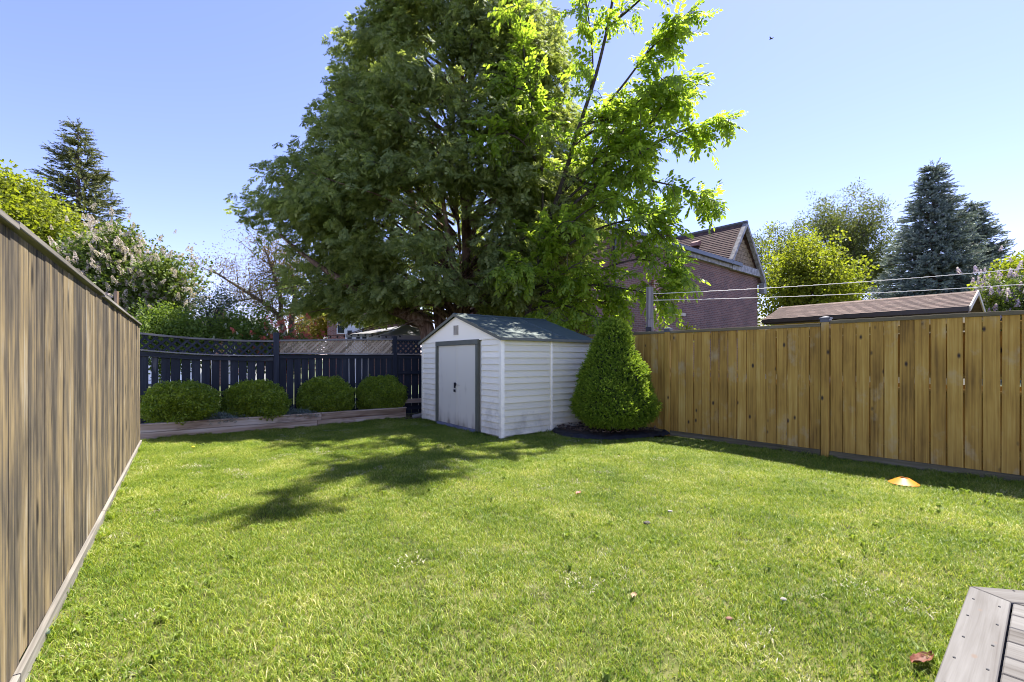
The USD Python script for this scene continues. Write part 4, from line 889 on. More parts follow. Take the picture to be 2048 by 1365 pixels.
# ------------------------------------------------------------------ trees and shrubs beyond
def broad(name, label, catn, base, lobes, protos, nclump, per, seed, trunk_r=.15, bark=BARK, sig=.30, group=None, shell=.55, scale=(.8, 1.2), branches=24, extra=None, zmin=.1, lean=None):
    """lobes: list of (centre, radii) relative to base."""
    rng = R(seed); t = thing(name, label, catn, base, 0, group)
    cs = np.array([l[0] for l in lobes], float); rs = np.array([l[1] for l in lobes], float); vol = rs.prod(1); pick = rng.choice(len(lobes), nclump, p=vol / vol.sum())
    d = rng.randn(nclump, 3); d /= np.linalg.norm(d, axis=1, keepdims=True)
    cl = cs[pick] + d * rs[pick] * (shell + (1 - shell) * rng.rand(nclump) ** .7)[:, None] * rng.uniform(.85, 1.1, nclump)[:, None]
    out = (cl - cs[pick]) / rs[pick]
    top = cs[:, 2].max() * .95; mid = np.average(cs, axis=0, weights=vol)
    tp = curve([(0, 0, -.1), (mid[0] * .2, mid[1] * .2, top * .35), (mid[0] * .7, mid[1] * .7, top * .7), (mid[0], mid[1], top * 1.05)], 5)
    obj('trunk', tube(tp, np.linspace(trunk_r, trunk_r * .25, len(tp)), 8), bark, t, smooth=True)
    bs = []
    for k in rng.permutation(nclump)[:branches]:
        s = tp[min(len(tp) - 1, max(2, int(len(tp) * min(.95, cl[k, 2] / (top * 1.1) * .7))))]
        bs.append(tube(curve([s, (s + cl[k]) / 2 + [0, 0, .08 * np.linalg.norm(cl[k] - s)], cl[k]], 5), np.linspace(trunk_r * .35, trunk_r * .05, 9 + 1)[:len(curve([s, (s + cl[k]) / 2, cl[k]], 5))], 5))
    if bs: obj('branches', cat(bs), bark, t)
    P = np.repeat(cl, per, 0) + rng.randn(nclump * per, 3) * sig * np.array([1, 1, .7]); O = np.repeat(out, per, 0)
    ok = P[:, 2] > zmin; P, O = P[ok], O[ok]
    scatter('crown', t, protos, P, frames(O + rng.randn(len(P), 3) * .6 + [0, 0, .2], None, rng, 3.), rng.uniform(*scale, len(P)), rng=rng)
    if extra: extra(t, cl, out, rng)
    return t
def clusters(n, r, L, W, ramp, name, trans=.4, seed=1, k=2, transcol=None, **kw):
    rng = R(seed); M_ = leafmat(name, ramp, trans=trans, transcol=transcol, **kw); res = []
    for _ in range(k):
        m, t = leaf_cluster(n, r, L, W, rng); res.append((m, M_, t))
    return res
def lobes_px(base, spec, Y):
    out = []
    for u, v, ru, rv in spec:
        out.append((at(u, v, Y) - base, (ru * Y / FPX, .75 * (ru + rv) / 2 * Y / FPX, rv * Y / FPX)))
    return out
def base_px(u, Y): b = at(u, HV, Y); b[2] = -.1; return b
YEL = [(.0, (.07, .10, .012)), (.5, (.18, .215, .022)), (1., (.33, .34, .05))]
mp_ = clusters(26, .28, .13, .10, YEL, 'bright_maple_leaf', .5, 3)
b = base_px(20, 15.)
broad('maple_tree', 'bright yellow green leafy tree rising behind the left fence at the far left', 'tree', b, lobes_px(b, [(-40, 470, 120, 130), (70, 480, 95, 75), (140, 540, 80, 70), (20, 400, 55, 55)], 15.), mp_, 230, 9, 81, .2)
b = base_px(1612, 26.)
mp2 = clusters(26, .38, .17, .13, YEL, 'bright_maple_leaf_far', .5, 4)
broad('maple_tree', 'bright yellow green leafy tree between the brick house and the brown garage roof', 'tree', b, lobes_px(b, [(1625, 560, 75, 55), (1565, 580, 50, 42), (1605, 520, 45, 42), (1640, 500, 25, 25), (1670, 590, 42, 32), (1600, 640, 70, 40)], 26.), mp2, 170, 6, 82, .2, sig=.58, shell=.15)
OLIVE = [(.0, (.05, .07, .02)), (.5, (.10, .125, .035)), (1., (.19, .20, .075))]
wl = clusters(26, .55, .26, .09, OLIVE, 'olive_tree_leaf', .4, 5)
b = base_px(1690, 42.)
broad('olive_green_tree', 'tall airy olive green tree behind the bright maple and the garage', 'tree', b, lobes_px(b, [(1695, 440, 65, 60), (1735, 500, 55, 60), (1650, 480, 60, 50), (1700, 540, 80, 60), (1545, 495, 55, 42), (1560, 540, 50, 50), (1760, 560, 35, 40)], 42.), wl, 250, 7, 83, .45, sig=.75, branches=50)
# lilacs
LIL = [(.0, (.05, .085, .018)), (.5, (.11, .16, .03)), (1., (.2, .25, .06))]
def panicle(rng, L, W, n):
    t = rng.rand(n) ** .8; az = rng.uniform(0, 6.28, n); r = W * (1 - .75 * t); p = np.c_[np.cos(az) * r, np.sin(az) * r, t * L]
    d = np.c_[np.cos(az), np.sin(az), .5 * np.ones(n)] * .012 * (L / .16); s = np.c_[-np.sin(az), np.cos(az), 0 * az] * .012 * (L / .16); u3 = np.array([0, 0, .012 * L / .16])
    V = np.stack([p - s, p + d * .4 - u3, p + s, p + d * .4 + u3], 1); F = np.array([(0, 1, 2), (0, 2, 3)])
    return trimesh.Trimesh(V.reshape(-1, 3), (np.arange(n)[:, None, None] * 4 + F[None]).reshape(-1, 3), process=False), np.repeat(rng.rand(n), 4)
def blossoms(matname, ramp, n, L, W, side=None):
    Mb = leafmat(matname, ramp, trans=.3, patch=1.5, pamt=.4)
    def f(t, cl, out, rng):
        k = rng.randint(len(cl), size=n); o = out[k] + rng.randn(n, 3) * .35; p = cl[k] + rng.randn(n, 3) * .28 + out[k] * .22
        if side is not None: p = p[side(p)]; o = o[:len(p)]
        m, tt = panicle(rng, L, W, 70)
        scatter('blossoms', t, [(m, Mb, tt)], p, frames(o + [0, 0, 1.], None, rng, 3.), rng.uniform(.7, 1.3, len(p)), rng=rng)
    return f
lp = clusters(24, .2, .085, .062, LIL, 'lilac_leaf', .3, 6)
b = base_px(262, 11.5)
broad('lilac_tree', 'tall lilac with pale pink blossom above the far end of the left fence', 'tree', b, lobes_px(b, [(195, 535, 55, 62), (235, 510, 40, 45), (250, 580, 70, 55), (325, 570, 45, 45), (340, 600, 35, 35), (230, 620, 60, 50), (300, 640, 50, 50)], 11.5), lp, 280, 7, 84, .09, sig=.22, branches=60,
      extra=blossoms('pink_lilac_blossom', [(.0, (.42, .33, .34)), (.6, (.64, .55, .54)), (1., (.78, .72, .70))], 1300, .17, .05))
b = base_px(2010, 14.)
broad('lilac_bush', 'lilac bush heavy with pale violet blossom at the far right beside the garage gable', 'bush', b, lobes_px(b, [(1995, 610, 45, 38), (2050, 600, 45, 40), (2020, 660, 70, 50)], 14.), lp, 110, 7, 85, .08, sig=.24,
      extra=blossoms('violet_lilac_blossom', [(.0, (.36, .26, .48)), (.6, (.52, .42, .66)), (1., (.68, .60, .78))], 420, .21, .06))
b = base_px(2050, 22.)
broad('green_tree', 'rounded green tree behind the violet lilac at the right edge', 'tree', b, lobes_px(b, [(2045, 575, 45, 32), (2090, 560, 50, 50)], 22.), mp2, 70, 8, 86, .15, sig=.4)
# shrubs behind the back fence
SHR = [(.0, (.05, .09, .014)), (.5, (.115, .18, .028)), (1., (.24, .31, .06))]
sp2 = clusters(22, .17, .07, .04, SHR, 'shrub_leaf', .35, 7)
sp3 = clusters(22, .16, .055, .03, [(.0, (.02, .035, .022)), (.5, (.045, .07, .045)), (1., (.09, .12, .07))], 'blue_green_shrub_leaf', .3, 8)
b = base_px(345, 10.5)
broad('leafy_shrub', 'light green leafy shrub behind the left end of the lattice fence', 'shrub', b, lobes_px(b, [(330, 650, 45, 28), (375, 660, 40, 25), (340, 700, 55, 40)], 10.5), sp2, 90, 7, 87, .04, sig=.18)
b = base_px(420, 11.5)
broad('leafy_shrub', 'open dark blue green shrub behind the lattice fence, below the pale chimney', 'shrub', b, lobes_px(b, [(405, 615, 28, 34), (440, 640, 40, 35), (390, 660, 35, 35), (450, 600, 25, 25)], 11.5), sp3, 62, 5, 88, .04, sig=.2, branches=50, shell=.2)
b = base_px(480, 10.8)
broad('leafy_shrub', 'white flecked green shrub behind the lattice fence left of the red flowers', 'shrub', b, lobes_px(b, [(480, 648, 32, 24), (500, 690, 45, 40), (455, 670, 30, 28)], 10.8), sp2, 80, 6, 89, .04, sig=.18,
      extra=blossoms('cream_blossom', [(.0, (.5, .52, .38)), (1., (.75, .76, .62))], 110, .09, .03))
rdp = clusters(20, .12, .07, .03, SHR, 'rhododendron_leaf', .25, 9)
b = base_px(575, 11.)
broad('red_flowering_shrub', 'shrub covered in red and coral flowers just above the lattice fence', 'shrub', b, lobes_px(b, [(535, 679, 20, 10), (575, 677, 28, 9), (620, 681, 22, 8), (575, 710, 58, 28)], 11.), rdp, 80, 6, 90, .04, sig=.14,
      extra=blossoms('red_blossom', [(.0, (.50, .05, .06)), (.5, (.70, .13, .12)), (1., (.75, .32, .30))], 620, .075, .045))
b = base_px(1378, 8.5)
broad('leafy_sprig', 'small bright green sprig poking above the right fence in front of the brick wall', 'plant', b, lobes_px(b, [(1378, 664, 9, 9), (1372, 680, 14, 14)], 8.5), clusters(14, .05, .05, .03, YEL, 'sprig_leaf', .45, 12), 10, 4, 99, .012, sig=.05, branches=5)
b = base_px(620, 30.)
YLW = clusters(24, .4, .16, .10, [(.0, (.12, .11, .015)), (.5, (.27, .22, .02)), (1., (.42, .33, .04))], 'yellow_leaf', .4, 10)
broad('yellow_tree', 'small yellow leaved tree under the cedar left of the far brick house', 'tree', b, lobes_px(b, [(640, 645, 38, 28), (625, 670, 35, 25), (660, 620, 30, 25)], 30.), YLW, 60, 7, 91, .12, sig=.4)
# sparse budding tree left of the cedar
b = base_px(570, 18.)
BUD = clusters(10, .25, .07, .04, [(.0, (.07, .06, .025)), (.5, (.16, .12, .055)), (1., (.27, .20, .12))], 'budding_leaf', .3, 11)
st_ = thing('sparse_tree', 'thin leaning tree with sparse bronze budding leaves left of the cedar', 'tree', b)
def rb(u, v): return at(u, v, 18.) - b
rng = R(92)
main = [curve([rb(572, 720), rb(566, 655), rb(545, 620), rb(510, 595), rb(470, 570), rb(430, 545)], 6), curve([rb(578, 720), rb(563, 640), rb(560, 590), rb(545, 540), rb(530, 500)], 6), curve([rb(590, 720), rb(583, 650), rb(590, 590), rb(580, 530)], 6)]
for k, m in enumerate(main): obj('trunk', tube(m, np.linspace([.14, .12, .16][k], .03, len(m)), 7), BARK, st_, smooth=True)
pos, tw = [], []
for m in main:
    for _ in range(26):
        k = rng.randint(len(m) // 3, len(m)); e = rng.randn(3) * [1, .6, .8] + [-.25, 0, .5]; e /= np.linalg.norm(e); l = rng.uniform(.6, 1.7); c = curve([m[k], m[k] + e * l * .5, m[k] + e * l + [0, 0, .15]], 5)
        tw.append(tube(c, np.linspace(.025, .006, len(c)), 4)); pos.append(c[rng.randint(2, len(c), 24)] + rng.randn(24, 3) * .28)
obj('branches', cat(tw), BARK, st_)
pos = np.vstack(pos); scatter('crown', st_, BUD, pos, frames(rng.randn(len(pos), 3), None, rng, 3.), rng.uniform(.7, 1.2, len(pos)), rng=rng)

# spruces
def spruce(name, label, base, H, Rb, z0, matl, seed, levels, per, sparse=0., droop=.1, tip=.25, nd=None, dens=9., group=None, prof=1.0, s=(1., 1.5)):
    rng = R(seed); t = thing(name, label, 'tree', base, 0, group)
    obj('trunk', tube([(0, 0, -.1), (.05, 0, H * .5), (0, 0, H * .98)], (H * .014 + .06, H * .009 + .03, .02), 9), BARK, t, smooth=True)
    pos, dirs, scl, br = [], [], [], []
    for k in range(levels):
        z = z0 + (H - z0) * (k / levels) ** .92; Rz = Rb * ((1 - (z - z0) / (H - z0)) ** prof) + .12
        for j in range(per):
            if rng.rand() < sparse: continue
            az = rng.uniform(0, 2 * np.pi); L = Rz * rng.uniform(.7, 1.12); d = np.array([math.cos(az), math.sin(az), 0])
            c = curve([(0, 0, z + rng.randn() * .1), d * L * .5 + [0, 0, z - droop * L * .6], d * L + [0, 0, z - droop * L + tip * L * .45]], 6)
            br.append(tube(c, np.linspace(.02 + .012 * L, .008, len(c)), 4))
            n = max(4, int(L * dens)); tt = rng.uniform(.12, 1, n) ** .8 * (len(c) - 1.01); k0 = tt.astype(int); pp = c[k0] + (c[k0 + 1] - c[k0]) * (tt - k0)[:, None]
            sd = np.cross(d, [0, 0, 1.]); lat = rng.randn(n) * .16 * L * (1.05 - tt / len(c)); pos.append(pp + sd * lat[:, None] + rng.randn(n, 3) * .06 - [0, 0, .05] * 1); dirs.append(d + sd * (np.sign(lat) * .6)[:, None] + rng.randn(n, 3) * .25 + [0, 0, .12]); scl.append(rng.uniform(*s, n))
    n = 14; pos.append(np.c_[rng.randn(n, 2) * .05, H - rng.rand(n) * .9]); dirs.append(rng.randn(n, 3) * .3 + [0, 0, 1]); scl.append(np.full(n, s[0] * .7))
    obj('branches', cat(br), BARK, t)
    pos, dirs, scl = np.vstack(pos), np.vstack(dirs), np.concatenate(scl)
    scatter('crown', t, nd, pos, frames(dirs, None, rng, 3.), scl, rng=rng)
    return len(pos)
BLUE = leafmat('blue_spruce_needle', [(.0, (.05, .075, .066)), (.5, (.18, .23, .20)), (.8, (.32, .37, .32)), (1., (.45, .47, .38))], trans=.08, patch=.5, pamt=.3)
GRN = leafmat('green_spruce_needle', [(.0, (.05, .065, .022)), (.5, (.12, .145, .04)), (1., (.26, .26, .08))], trans=.1, patch=.6, pamt=.3)
rng = R(95)
nb = [(*[(m, BLUE, t) for m, t in [needles(rng, 70, .42, .11, .022)]][0],) for _ in range(2)]
ng = [(*[(m, GRN, t) for m, t in [needles(rng, 60, .40, .10, .022)]][0],) for _ in range(2)]
b = base_px(1865, 30.); n1 = spruce('blue_spruce', 'tall dense blue spruce with pointed top behind the garage', b, 14.3, 4.9, 1.2, BLUE, 96, 36, 15, .05, .12, .28, nb, 9., prof=.95)
b = base_px(1942, 31.5); b[2] = -.1; n2 = spruce('blue_spruce', 'slightly shorter blue spruce joined to the right flank of the taller one', b, 12.3, 4.7, 1.2, BLUE, 97, 30, 15, .05, .12, .28, nb, 9., prof=.9)
b = base_px(156, 30.); n3 = spruce('green_spruce', 'tall ragged dark green spruce with open branches behind the lilac at left', b, 17.1, 4.4, 5.0, GRN, 98, 28, 9, .15, .14, .5, ng, 11., prof=.85)
print('spruce shoots', n1, n2, n3)

# ------------------------------------------------------------------ brick house
rng = R(101)
H0 = at(1195, 718, 14.4)[:2]; H1 = at(1515, 718, 22.07)[:2]
A0 = at(1245, 465, 15.1); HV_ = H1 - A0[:2]; HV_ /= np.linalg.norm(HV_)
H0 = A0[:2] - HV_ * 1.6; HL = np.linalg.norm(H1 - H0); ZH = 5.45
bh = thing('brick_house', 'dark purple brown brick house with steep tiled gable roof beyond the right fence', 'house', (*H0, 0), math.atan2(HV_[1], HV_[0]))
# local x along the wall we see (away to the right), local y behind it
obj('wall', box(0, HL, 0, 7.5, -.1, ZH), BRICK, bh)
obj('wall_pier', box(3.30, 3.62, -.10, .0, -.1, 4.1), BRICKRED, bh)
obj('wall_pier_cap', box(4.6, 5.5, -.09, .0, 2.95, 3.06), CREAM, bh)
obj('fascia', box(-.15, HL - 2.3, -.16, -.001, ZH - .18, ZH - .02), GREYFASCIA, bh)
obj('gutter', box(-.2, HL - 2.35, -.30, -.10, ZH - .02, ZH + .13), DARKGUTTER, bh)
obj('flat_roof', box(-.1, HL, -.09, 7.4, ZH, ZH + .06), DARKGUTTER, bh)
dp = tube([(1.05, -.22, ZH), (1.05, -.10, ZH - .35), (1.05, -.09, 0)], .05, 8); obj('downspout', dp, DARKGUTTER, bh)
xa, xg, xb, za = HL - 3.2, HL - 1.85, HL - .05, 7.45
def ridge_back(y): return y
obj('gable_board', box(xa + .1, HL + .12, -.20, -.06, ZH - .22, ZH + .10), GREYFASCIA, bh)
# gable wall with its shingles, the roof runs back along +y
gt = trimesh.creation.extrude_polygon(Polygon([(xa + .25, ZH + .1), (HL - .02, ZH + .1), (xg, za - .35)]), .1, engine='earcut'); gt.apply_transform(np.array([[1, 0, 0, 0], [0, 0, 1, .02], [0, 1, 0, 0], [0, 0, 0, 1.]])); gw = obj('gable_wall', gt, WOODSHINGLE, bh)
rows = 8; hh = (za - .5 - ZH - .1) / rows
for r in range(rows):
    z0 = ZH + .11 + r * hh; f = (z0 + hh - ZH - .1) / (za - .35 - ZH - .1); l, r_ = xa + .25 + (xg - xa - .25) * f, HL - .02 - (HL - .02 - xg) * f
    n = max(1, int((r_ - l) / .3)); w = (r_ - l) / n
    for i in range(n): obj('shingle', box(l + i * w + .006, l + (i + 1) * w - .006, -.012 - .006 * rng.rand(), .02, z0, z0 + hh - .012), WOODSHINGLE, gw)
for nm, x0, x1, dz in (('bargeboard', xa - .15, xg, 0), ('bargeboard', xb + .28, xg, -.0)):
    zlow = ZH - .05 if x0 < xg else ZH - .55
    v = np.array([(x0, y, zlow + d) for y in (-.30, -.12) for d in (-.0, .22)] + [(x1, y, za + d) for y in (-.30, -.12) for d in (-.12, .10)])
    obj(nm, trimesh.convex.convex_hull(v), GREYFASCIA, bh)
obj('eave_bracket', box(HL - .0, HL + .3, -.3, -.05, ZH - 1.0, ZH - .5), GREYFASCIA, bh)
DEP = 7.5
nt = 20
for k in range(nt):
    f0, f1 = k / nt, (k + 1) / nt
    for (x0, z0) in ((xa - .2, ZH - .0), (xb + .3, ZH - .5)):
        q0, q1 = (x0 + (xg - x0) * f0, z0 + (za + .06 - z0) * f0), (x0 + (xg - x0) * f1, z0 + (za + .06 - z0) * f1)
        nx, nz = (z0 - za) / 3, (x0 - xg) / 3; L = math.hypot(nx, nz); nx, nz = (nx / L * np.sign(x0 - xg) * -1 * -1, abs(nz / L))
        nx = np.sign(x0 - xg) * abs(nx)
        v = np.array([(q0[0] + nx * o, y, q0[1] + nz * o) for o in (0, .028) for y in (-.28, DEP)] + [(q1[0] + nx * o, y, q1[1] + nz * o) for o in (0, .012) for y in (-.28, DEP)])
        obj('roof_course', trimesh.convex.convex_hull(v), BROWNTILE, bh)
obj('ridge_cap', tube([(xg, -.3, za + .06), (xg, DEP, za + .06)], .09, 6), DARKGUTTER, bh)
for (y, f) in ((1.8, .62), (4.6, .25)):
    x0 = xa - .2; cx_, cz_ = x0 + (xg - x0) * f, ZH + (za - ZH) * f
    obj('roof_vent', trimesh.convex.convex_hull(np.array([(cx_ + dx, y + dy, cz_ + dz) for dx, dz in ((-.28, .16), (.0, .28), (-.28, .0), (.12, .2), (0, 0)) for dy in (-.18, .18)])), plain('brown_vent_%d' % int(y * 10), (.20, .10, .08) if f > .5 else (.03, .03, .03), .6), bh)
obj('chimney', box(4.2, 5.0, 2.2, 3.0, ZH, ZH + .75), BRICKRED, bh)
obj('side_wall_window', box(.6, .61, 0, 0.001, 1, 1.1), WHITEPAINT, bh) if False else None
# white rendered extension half hidden by leaves
E0 = at(1075, 718, 16.5)
wx = thing('white_extension', 'white painted low building half hidden behind the leaves above the shed', 'building', (E0[0], E0[1], 0), math.atan2(HV_[1], HV_[0]))
obj('wall', box(0, 2.6, 0, 3., -.1, 3.3), WHITEPAINT, wx); obj('roof', box(-.15, 2.75, -.15, 3., 3.3, 3.42), plain('blue_flat_roof', (.05, .08, .2), .5), wx)
obj('window', box(.5, 1.3, -.02, .0, 1.6, 2.6), GLASSDARK, wx)
# tan low building glimpsed over the shed ridge
T0 = at(925, 718, 17.5)
tb = thing('tan_outbuilding', 'sunlit tan roofed outbuilding glimpsed just over the shed ridge', 'building', (T0[0], T0[1], 0), math.atan2(HV_[1], HV_[0]) - .5)
obj('wall', box(0, 3.6, 0.1, 3., -.1, 2.2), YELLOWTAN, tb)
v = np.array([(x_, y_, z_) for x_ in (-.2, 3.8) for y_, z_ in ((-.2, 2.2), (1.6, 3.2), (3.3, 2.2))]); obj('roof', trimesh.convex.convex_hull(v), YELLOWTAN, tb)

# utility post and wires
up = thing('utility_post', 'weathered wooden post of lapped boards carrying two pale cables behind the right fence', 'post', (*at(1298, 718, 8.65)[:2], 0), -.65)
plank(up, 'board', (0, .02, -.1), (0, .02, 2.67), (1, 0, 0), .11, .045, GREYWOOD, .15)
plank(up, 'board', (.045, -.02, -.1), (.045, -.02, 1.66), (1, 0, 0), .09, .035, GREYWOOD, .75)
plank(up, 'board', (.045, -.021, 1.665), (.045, -.021, 2.05), (1, 0, 0), .10, .035, GREYWOOD, .8)
plank(up, 'board', (.045, -.022, 2.055), (.045, -.022, 2.66), (1, 0, 0), .085, .035, GREYWOOD, .75)
obj('insulator', box(-.03, .06, -.09, -.042, 1.80, 1.90), BLACK, up)
for k, (v0, v1) in enumerate(((588, 536), (601, 567))):
    p0, p1 = at(1306, v0, 8.6), at(2120, v1 - (5 if k == 0 else 3), 7.6)
    q = np.array([p0 + (p1 - p0) * t - np.array([0, 0, .05 * 4 * t * (1 - t)]) for t in np.linspace(0, 1, 20)])
    tag(obj('overhead_cable', tube(q, .0055, 6), CABLE, None, smooth=True), ['upper of two pale cables strung from the wooden post over the right fence', 'lower of two pale cables strung from the wooden post over the right fence'][k], 'cable')

# ------------------------------------------------------------------ garage
rng = R(102)
ZG = 2.6; g0, g1 = at(1925, 718, FPX * 1.3 / 103)[:2], at(1533, 718, FPX * 1.3 / 78)[:2]; gv = g1 - g0; GL = np.linalg.norm(gv); gv /= GL
ga = thing('garage', 'low garage with brown shingle roof, dark gutter and tan siding beyond the right fence', 'garage', (*g0, 0), math.atan2(gv[1], gv[0]))
gs = -1.0  # local y<0 lies behind (away from the yard)
obj('wall', cat([box(.15, GL - .15, -2.6, -.25, -.1, ZG - .02)]), TANSIDING, ga)
for k in range(int((GL - .3) / .3)): obj('wall_batten', box(.3 + k * .3, .32 + k * .3, -.25, -.238, 0, ZG - .06), TANSIDING, ga)
obj('fascia', box(-.1, GL + .1, -.06, -.03, ZG - .16, ZG - .02), BROWNGUTTER, ga)
obj('gutter', box(-.12, GL + .12, -.028, .08, ZG - .11, ZG + .01), BROWNGUTTER, ga)
zr = ZG + .50; yr = -1.35; nc = 11
for k in range(nc):
    for sgn in (0, 1):
        f0, f1 = k / nc, (k + 1) / nc
        y0, y1 = (f0 * yr, f1 * yr) if sgn == 0 else (2 * yr - f0 * yr, 2 * yr - f1 * yr)
        z0, z1 = ZG + f0 * .5, ZG + f1 * .5
        ov0 = -.12 if True else 0
        v = np.array([(x_, y_, z_) for x_ in (ov0, GL + .12) for y_, z_ in ((y0, z0), (y0, z0 + .022), (y1, z1), (y1, z1 + .006))])
        m = trimesh.convex.convex_hull(v); obj('shingle_course', m, SHINGLE, ga, tint=rng.rand())
obj('ridge_cap', trimesh.convex.convex_hull(np.array([(x_, y_, z_) for x_ in (-.13, GL + .13) for y_, z_ in ((yr - .14, zr - .03), (yr + .14, zr - .03), (yr, zr + .03))])), SHINGLE, ga, tint=.5)
gp = trimesh.creation.extrude_polygon(Polygon([(-.3, ZG - .1), (2 * yr + .3, ZG - .1), (yr, zr - .06)]), .05, engine='earcut'); gp.apply_transform(np.array([[0, 0, 1, .10], [1, 0, 0, 0], [0, 1, 0, 0], [0, 0, 0, 1.]])); obj('gable_panel', gp, plain('brown_gable', (.11, .062, .042), .8), ga)
for y0 in (0.03, 2 * yr - .03):
    obj('bargeboard', trimesh.convex.convex_hull(np.array([(x_, y_, z_ + d) for x_ in (-.15, -.122) for y_, z_ in ((y0, ZG - .02), (yr, zr + .01)) for d in (-.09, .035)])), CREAM, ga)
# pale blue house between brick house and garage
b0 = at(1512, 718, 30.)
bl = thing('blue_house', 'small pale blue house glimpsed between the brick house and the garage', 'house', (b0[0], b0[1], 0), .4)
obj('wall', box(0, 3.6, 0, 4, -.1, 3.0), BLUESIDING, bl)
obj('roof', trimesh.convex.convex_hull(np.array([(x_, y_, z_) for x_ in (-.2, 3.8) for y_, z_ in ((-.3, 3.), (2, 4.3), (4.3, 3.))])), GREYFASCIA, bl)
obj('trim', box(-.05, 3.65, -.05, .0, 2.8, 3.0), WHITEPAINT, bl)

# ------------------------------------------------------------------ far houses on the left
def gable_house(name, label, u, Y, W, D, ze, zr, rz, wallm, roofm, wins, catn='house'):
    p = at(u, 718, Y); t = thing(name, label, catn, (p[0], p[1], 0), rz)
    obj('wall', box(0, W, 0, D, -.1, ze), wallm, t)
    gpoly = trimesh.creation.extrude_polygon(Polygon([(0, ze), (W, ze), (W / 2, zr - .1)]), D - .02, engine='earcut'); gpoly.apply_transform(np.array([[1, 0, 0, 0], [0, 0, 1, .01], [0, 1, 0, 0], [0, 0, 0, 1.]])); obj('gable', gpoly, wallm, t)
    for s in (0, 1):
        v = np.array([(x_, y_, z_ + d) for x_, z_ in (((-.3, ze - .15) if s == 0 else (W + .3, ze - .15)), (W / 2, zr)) for y_ in (-.25, D + .25) for d in (0, .12)])
        obj('roof', trimesh.convex.convex_hull(v), roofm, t)
    for (x0, x1, z0, z1) in wins:
        w = obj('window', box(x0, x1, -.03, .0, z0, z1), WHITEPAINT, t); obj('pane', box(x0 + .06, x1 - .06, -.04, -.031, z0 + .06, z1 - .06), GLASSDARK, w)
    return t
p = at(690, 718, 26.)
wh = thing('white_house', 'white sided house with three narrow dark windows under the cedar branches', 'house', (p[0], p[1], 0), .35)
obj('wall', box(0, 1.75, 0, 5, -.1, 3.6), WHITEPAINT, wh)
obj('roof', trimesh.convex.convex_hull(np.array([(-.15, -.2, 3.35), (1.9, -.2, 3.95), (1.9, 5, 3.95), (-.15, 5, 3.35), (-.15, -.2, 3.47), (1.9, -.2, 4.07), (1.9, 5, 4.07), (-.15, 5, 3.47)])), GREENROOF, wh)
for x0, w_, z0, z1 in ((.15, .2, 1.6, 2.9), (.62, .17, 2.25, 2.8), (.95, .2, 2.2, 3.05), (1.35, .2, 1.9, 3.35)):
    w = obj('window', box(x0 - .03, x0 + w_ + .03, -.03, 0, z0 - .03, z1 + .03), GREYFASCIA, wh); obj('pane', box(x0, x0 + w_, -.04, -.031, z0, z1), GLASSDARK, w)
gable_house('far_brick_house', 'pinkish brick house with white window left of the white house', 655, 29., 3.0, 5., 4.4, 5.4, .35, BRICKRED, GREYFASCIA, [(.55, 1.05, 2.9, 4.2)])
gable_house('far_brick_house', 'dark brick house half hidden right of the white house', 742, 24., 2.6, 5., 3.3, 3.6, .35, BRICK, GREYFASCIA, [])
gable_house('grey_roofed_house', 'low white house with pale grey green roof behind the shrubs', 395, 24., 4.4, 6., 2.2, 3.5, 1.2, WHITEPAINT, GREENROOF, [])
c_ = at(440, 718, 23.); obj_ch = thing('brick_chimney', 'weathered brick chimney standing among the shrubs left of the red flowers', 'chimney', (c_[0], c_[1], 0), .3)
obj('stack', box(-.2, .2, -.2, .2, 0, 3.75), BRICKRED, obj_ch); obj('cap', box(-.26, .26, -.26, .26, 3.75, 3.85), GREYFASCIA, obj_ch)
gable_house('grey_roofed_house', 'white walled house with pale green roof end left of the thin leaning tree', 497, 25., 1.9, 4., 2.75, 3.5, 1.35, WHITEPAINT, GREENROOF, [])
# canopy
p = at(812, 718, 14.6); cn = thing('garden_canopy', 'grey peaked cloth canopy beyond the fence, left of the shed', 'canopy', (p[0], p[1], 0), .5)
zc = 2.0
apex = np.array([0, 0, 2.42]); cor = np.array([(-1., -1., zc), (1., -1., zc), (1., 1., zc), (-1., 1., zc)])
for k in range(4):
    a_, b_ = cor[k], cor[(k + 1) % 4]
    def fn(s, t):
        p_ = a_[None, None] * ((1 - s) * (1 - t))[..., None] + b_[None, None] * (s * (1 - t))[..., None] + apex * t[..., None]; p_[..., 2] -= .10 * (t * (1 - t)) * 2; return p_
    obj('canopy_panel', grid(8, 8, fn), TARP, cn, smooth=True)
    obj('valance', trimesh.convex.convex_hull(np.vstack([a_, b_, a_ - [0, 0, .15], b_ - [0, 0, .15], a_ * [1.005, 1.005, 1], b_ * [1.005, 1.005, 1]])), TARP, cn)
    obj('leg', tube([(a_[0] * .97, a_[1] * .97, 0), (a_[0] * .97, a_[1] * .97, zc)], .025, 6), METAL, cn)
p = at(760, 718, 16.); pr = thing('pergola_roof', 'flat weathered porch roof beside the grey canopy beyond the fence', 'porch', (p[0], p[1], 0), .9)
obj('roof', trimesh.convex.convex_hull(np.array([(-.7, -.5, 2.05), (1.4, -.5, 2.45), (1.4, 1., 2.45), (-.7, 1., 2.05), (-.7, -.5, 2.15), (1.4, -.5, 2.55), (1.4, 1., 2.55), (-.7, 1., 2.15)])), GREYFASCIA, pr)
for x_ in (-.6, 1.3): obj('post', box(x_ - .05, x_ + .05, -.4, -.3, 0, 2.1), BEDWOOD, pr, tint=.4)
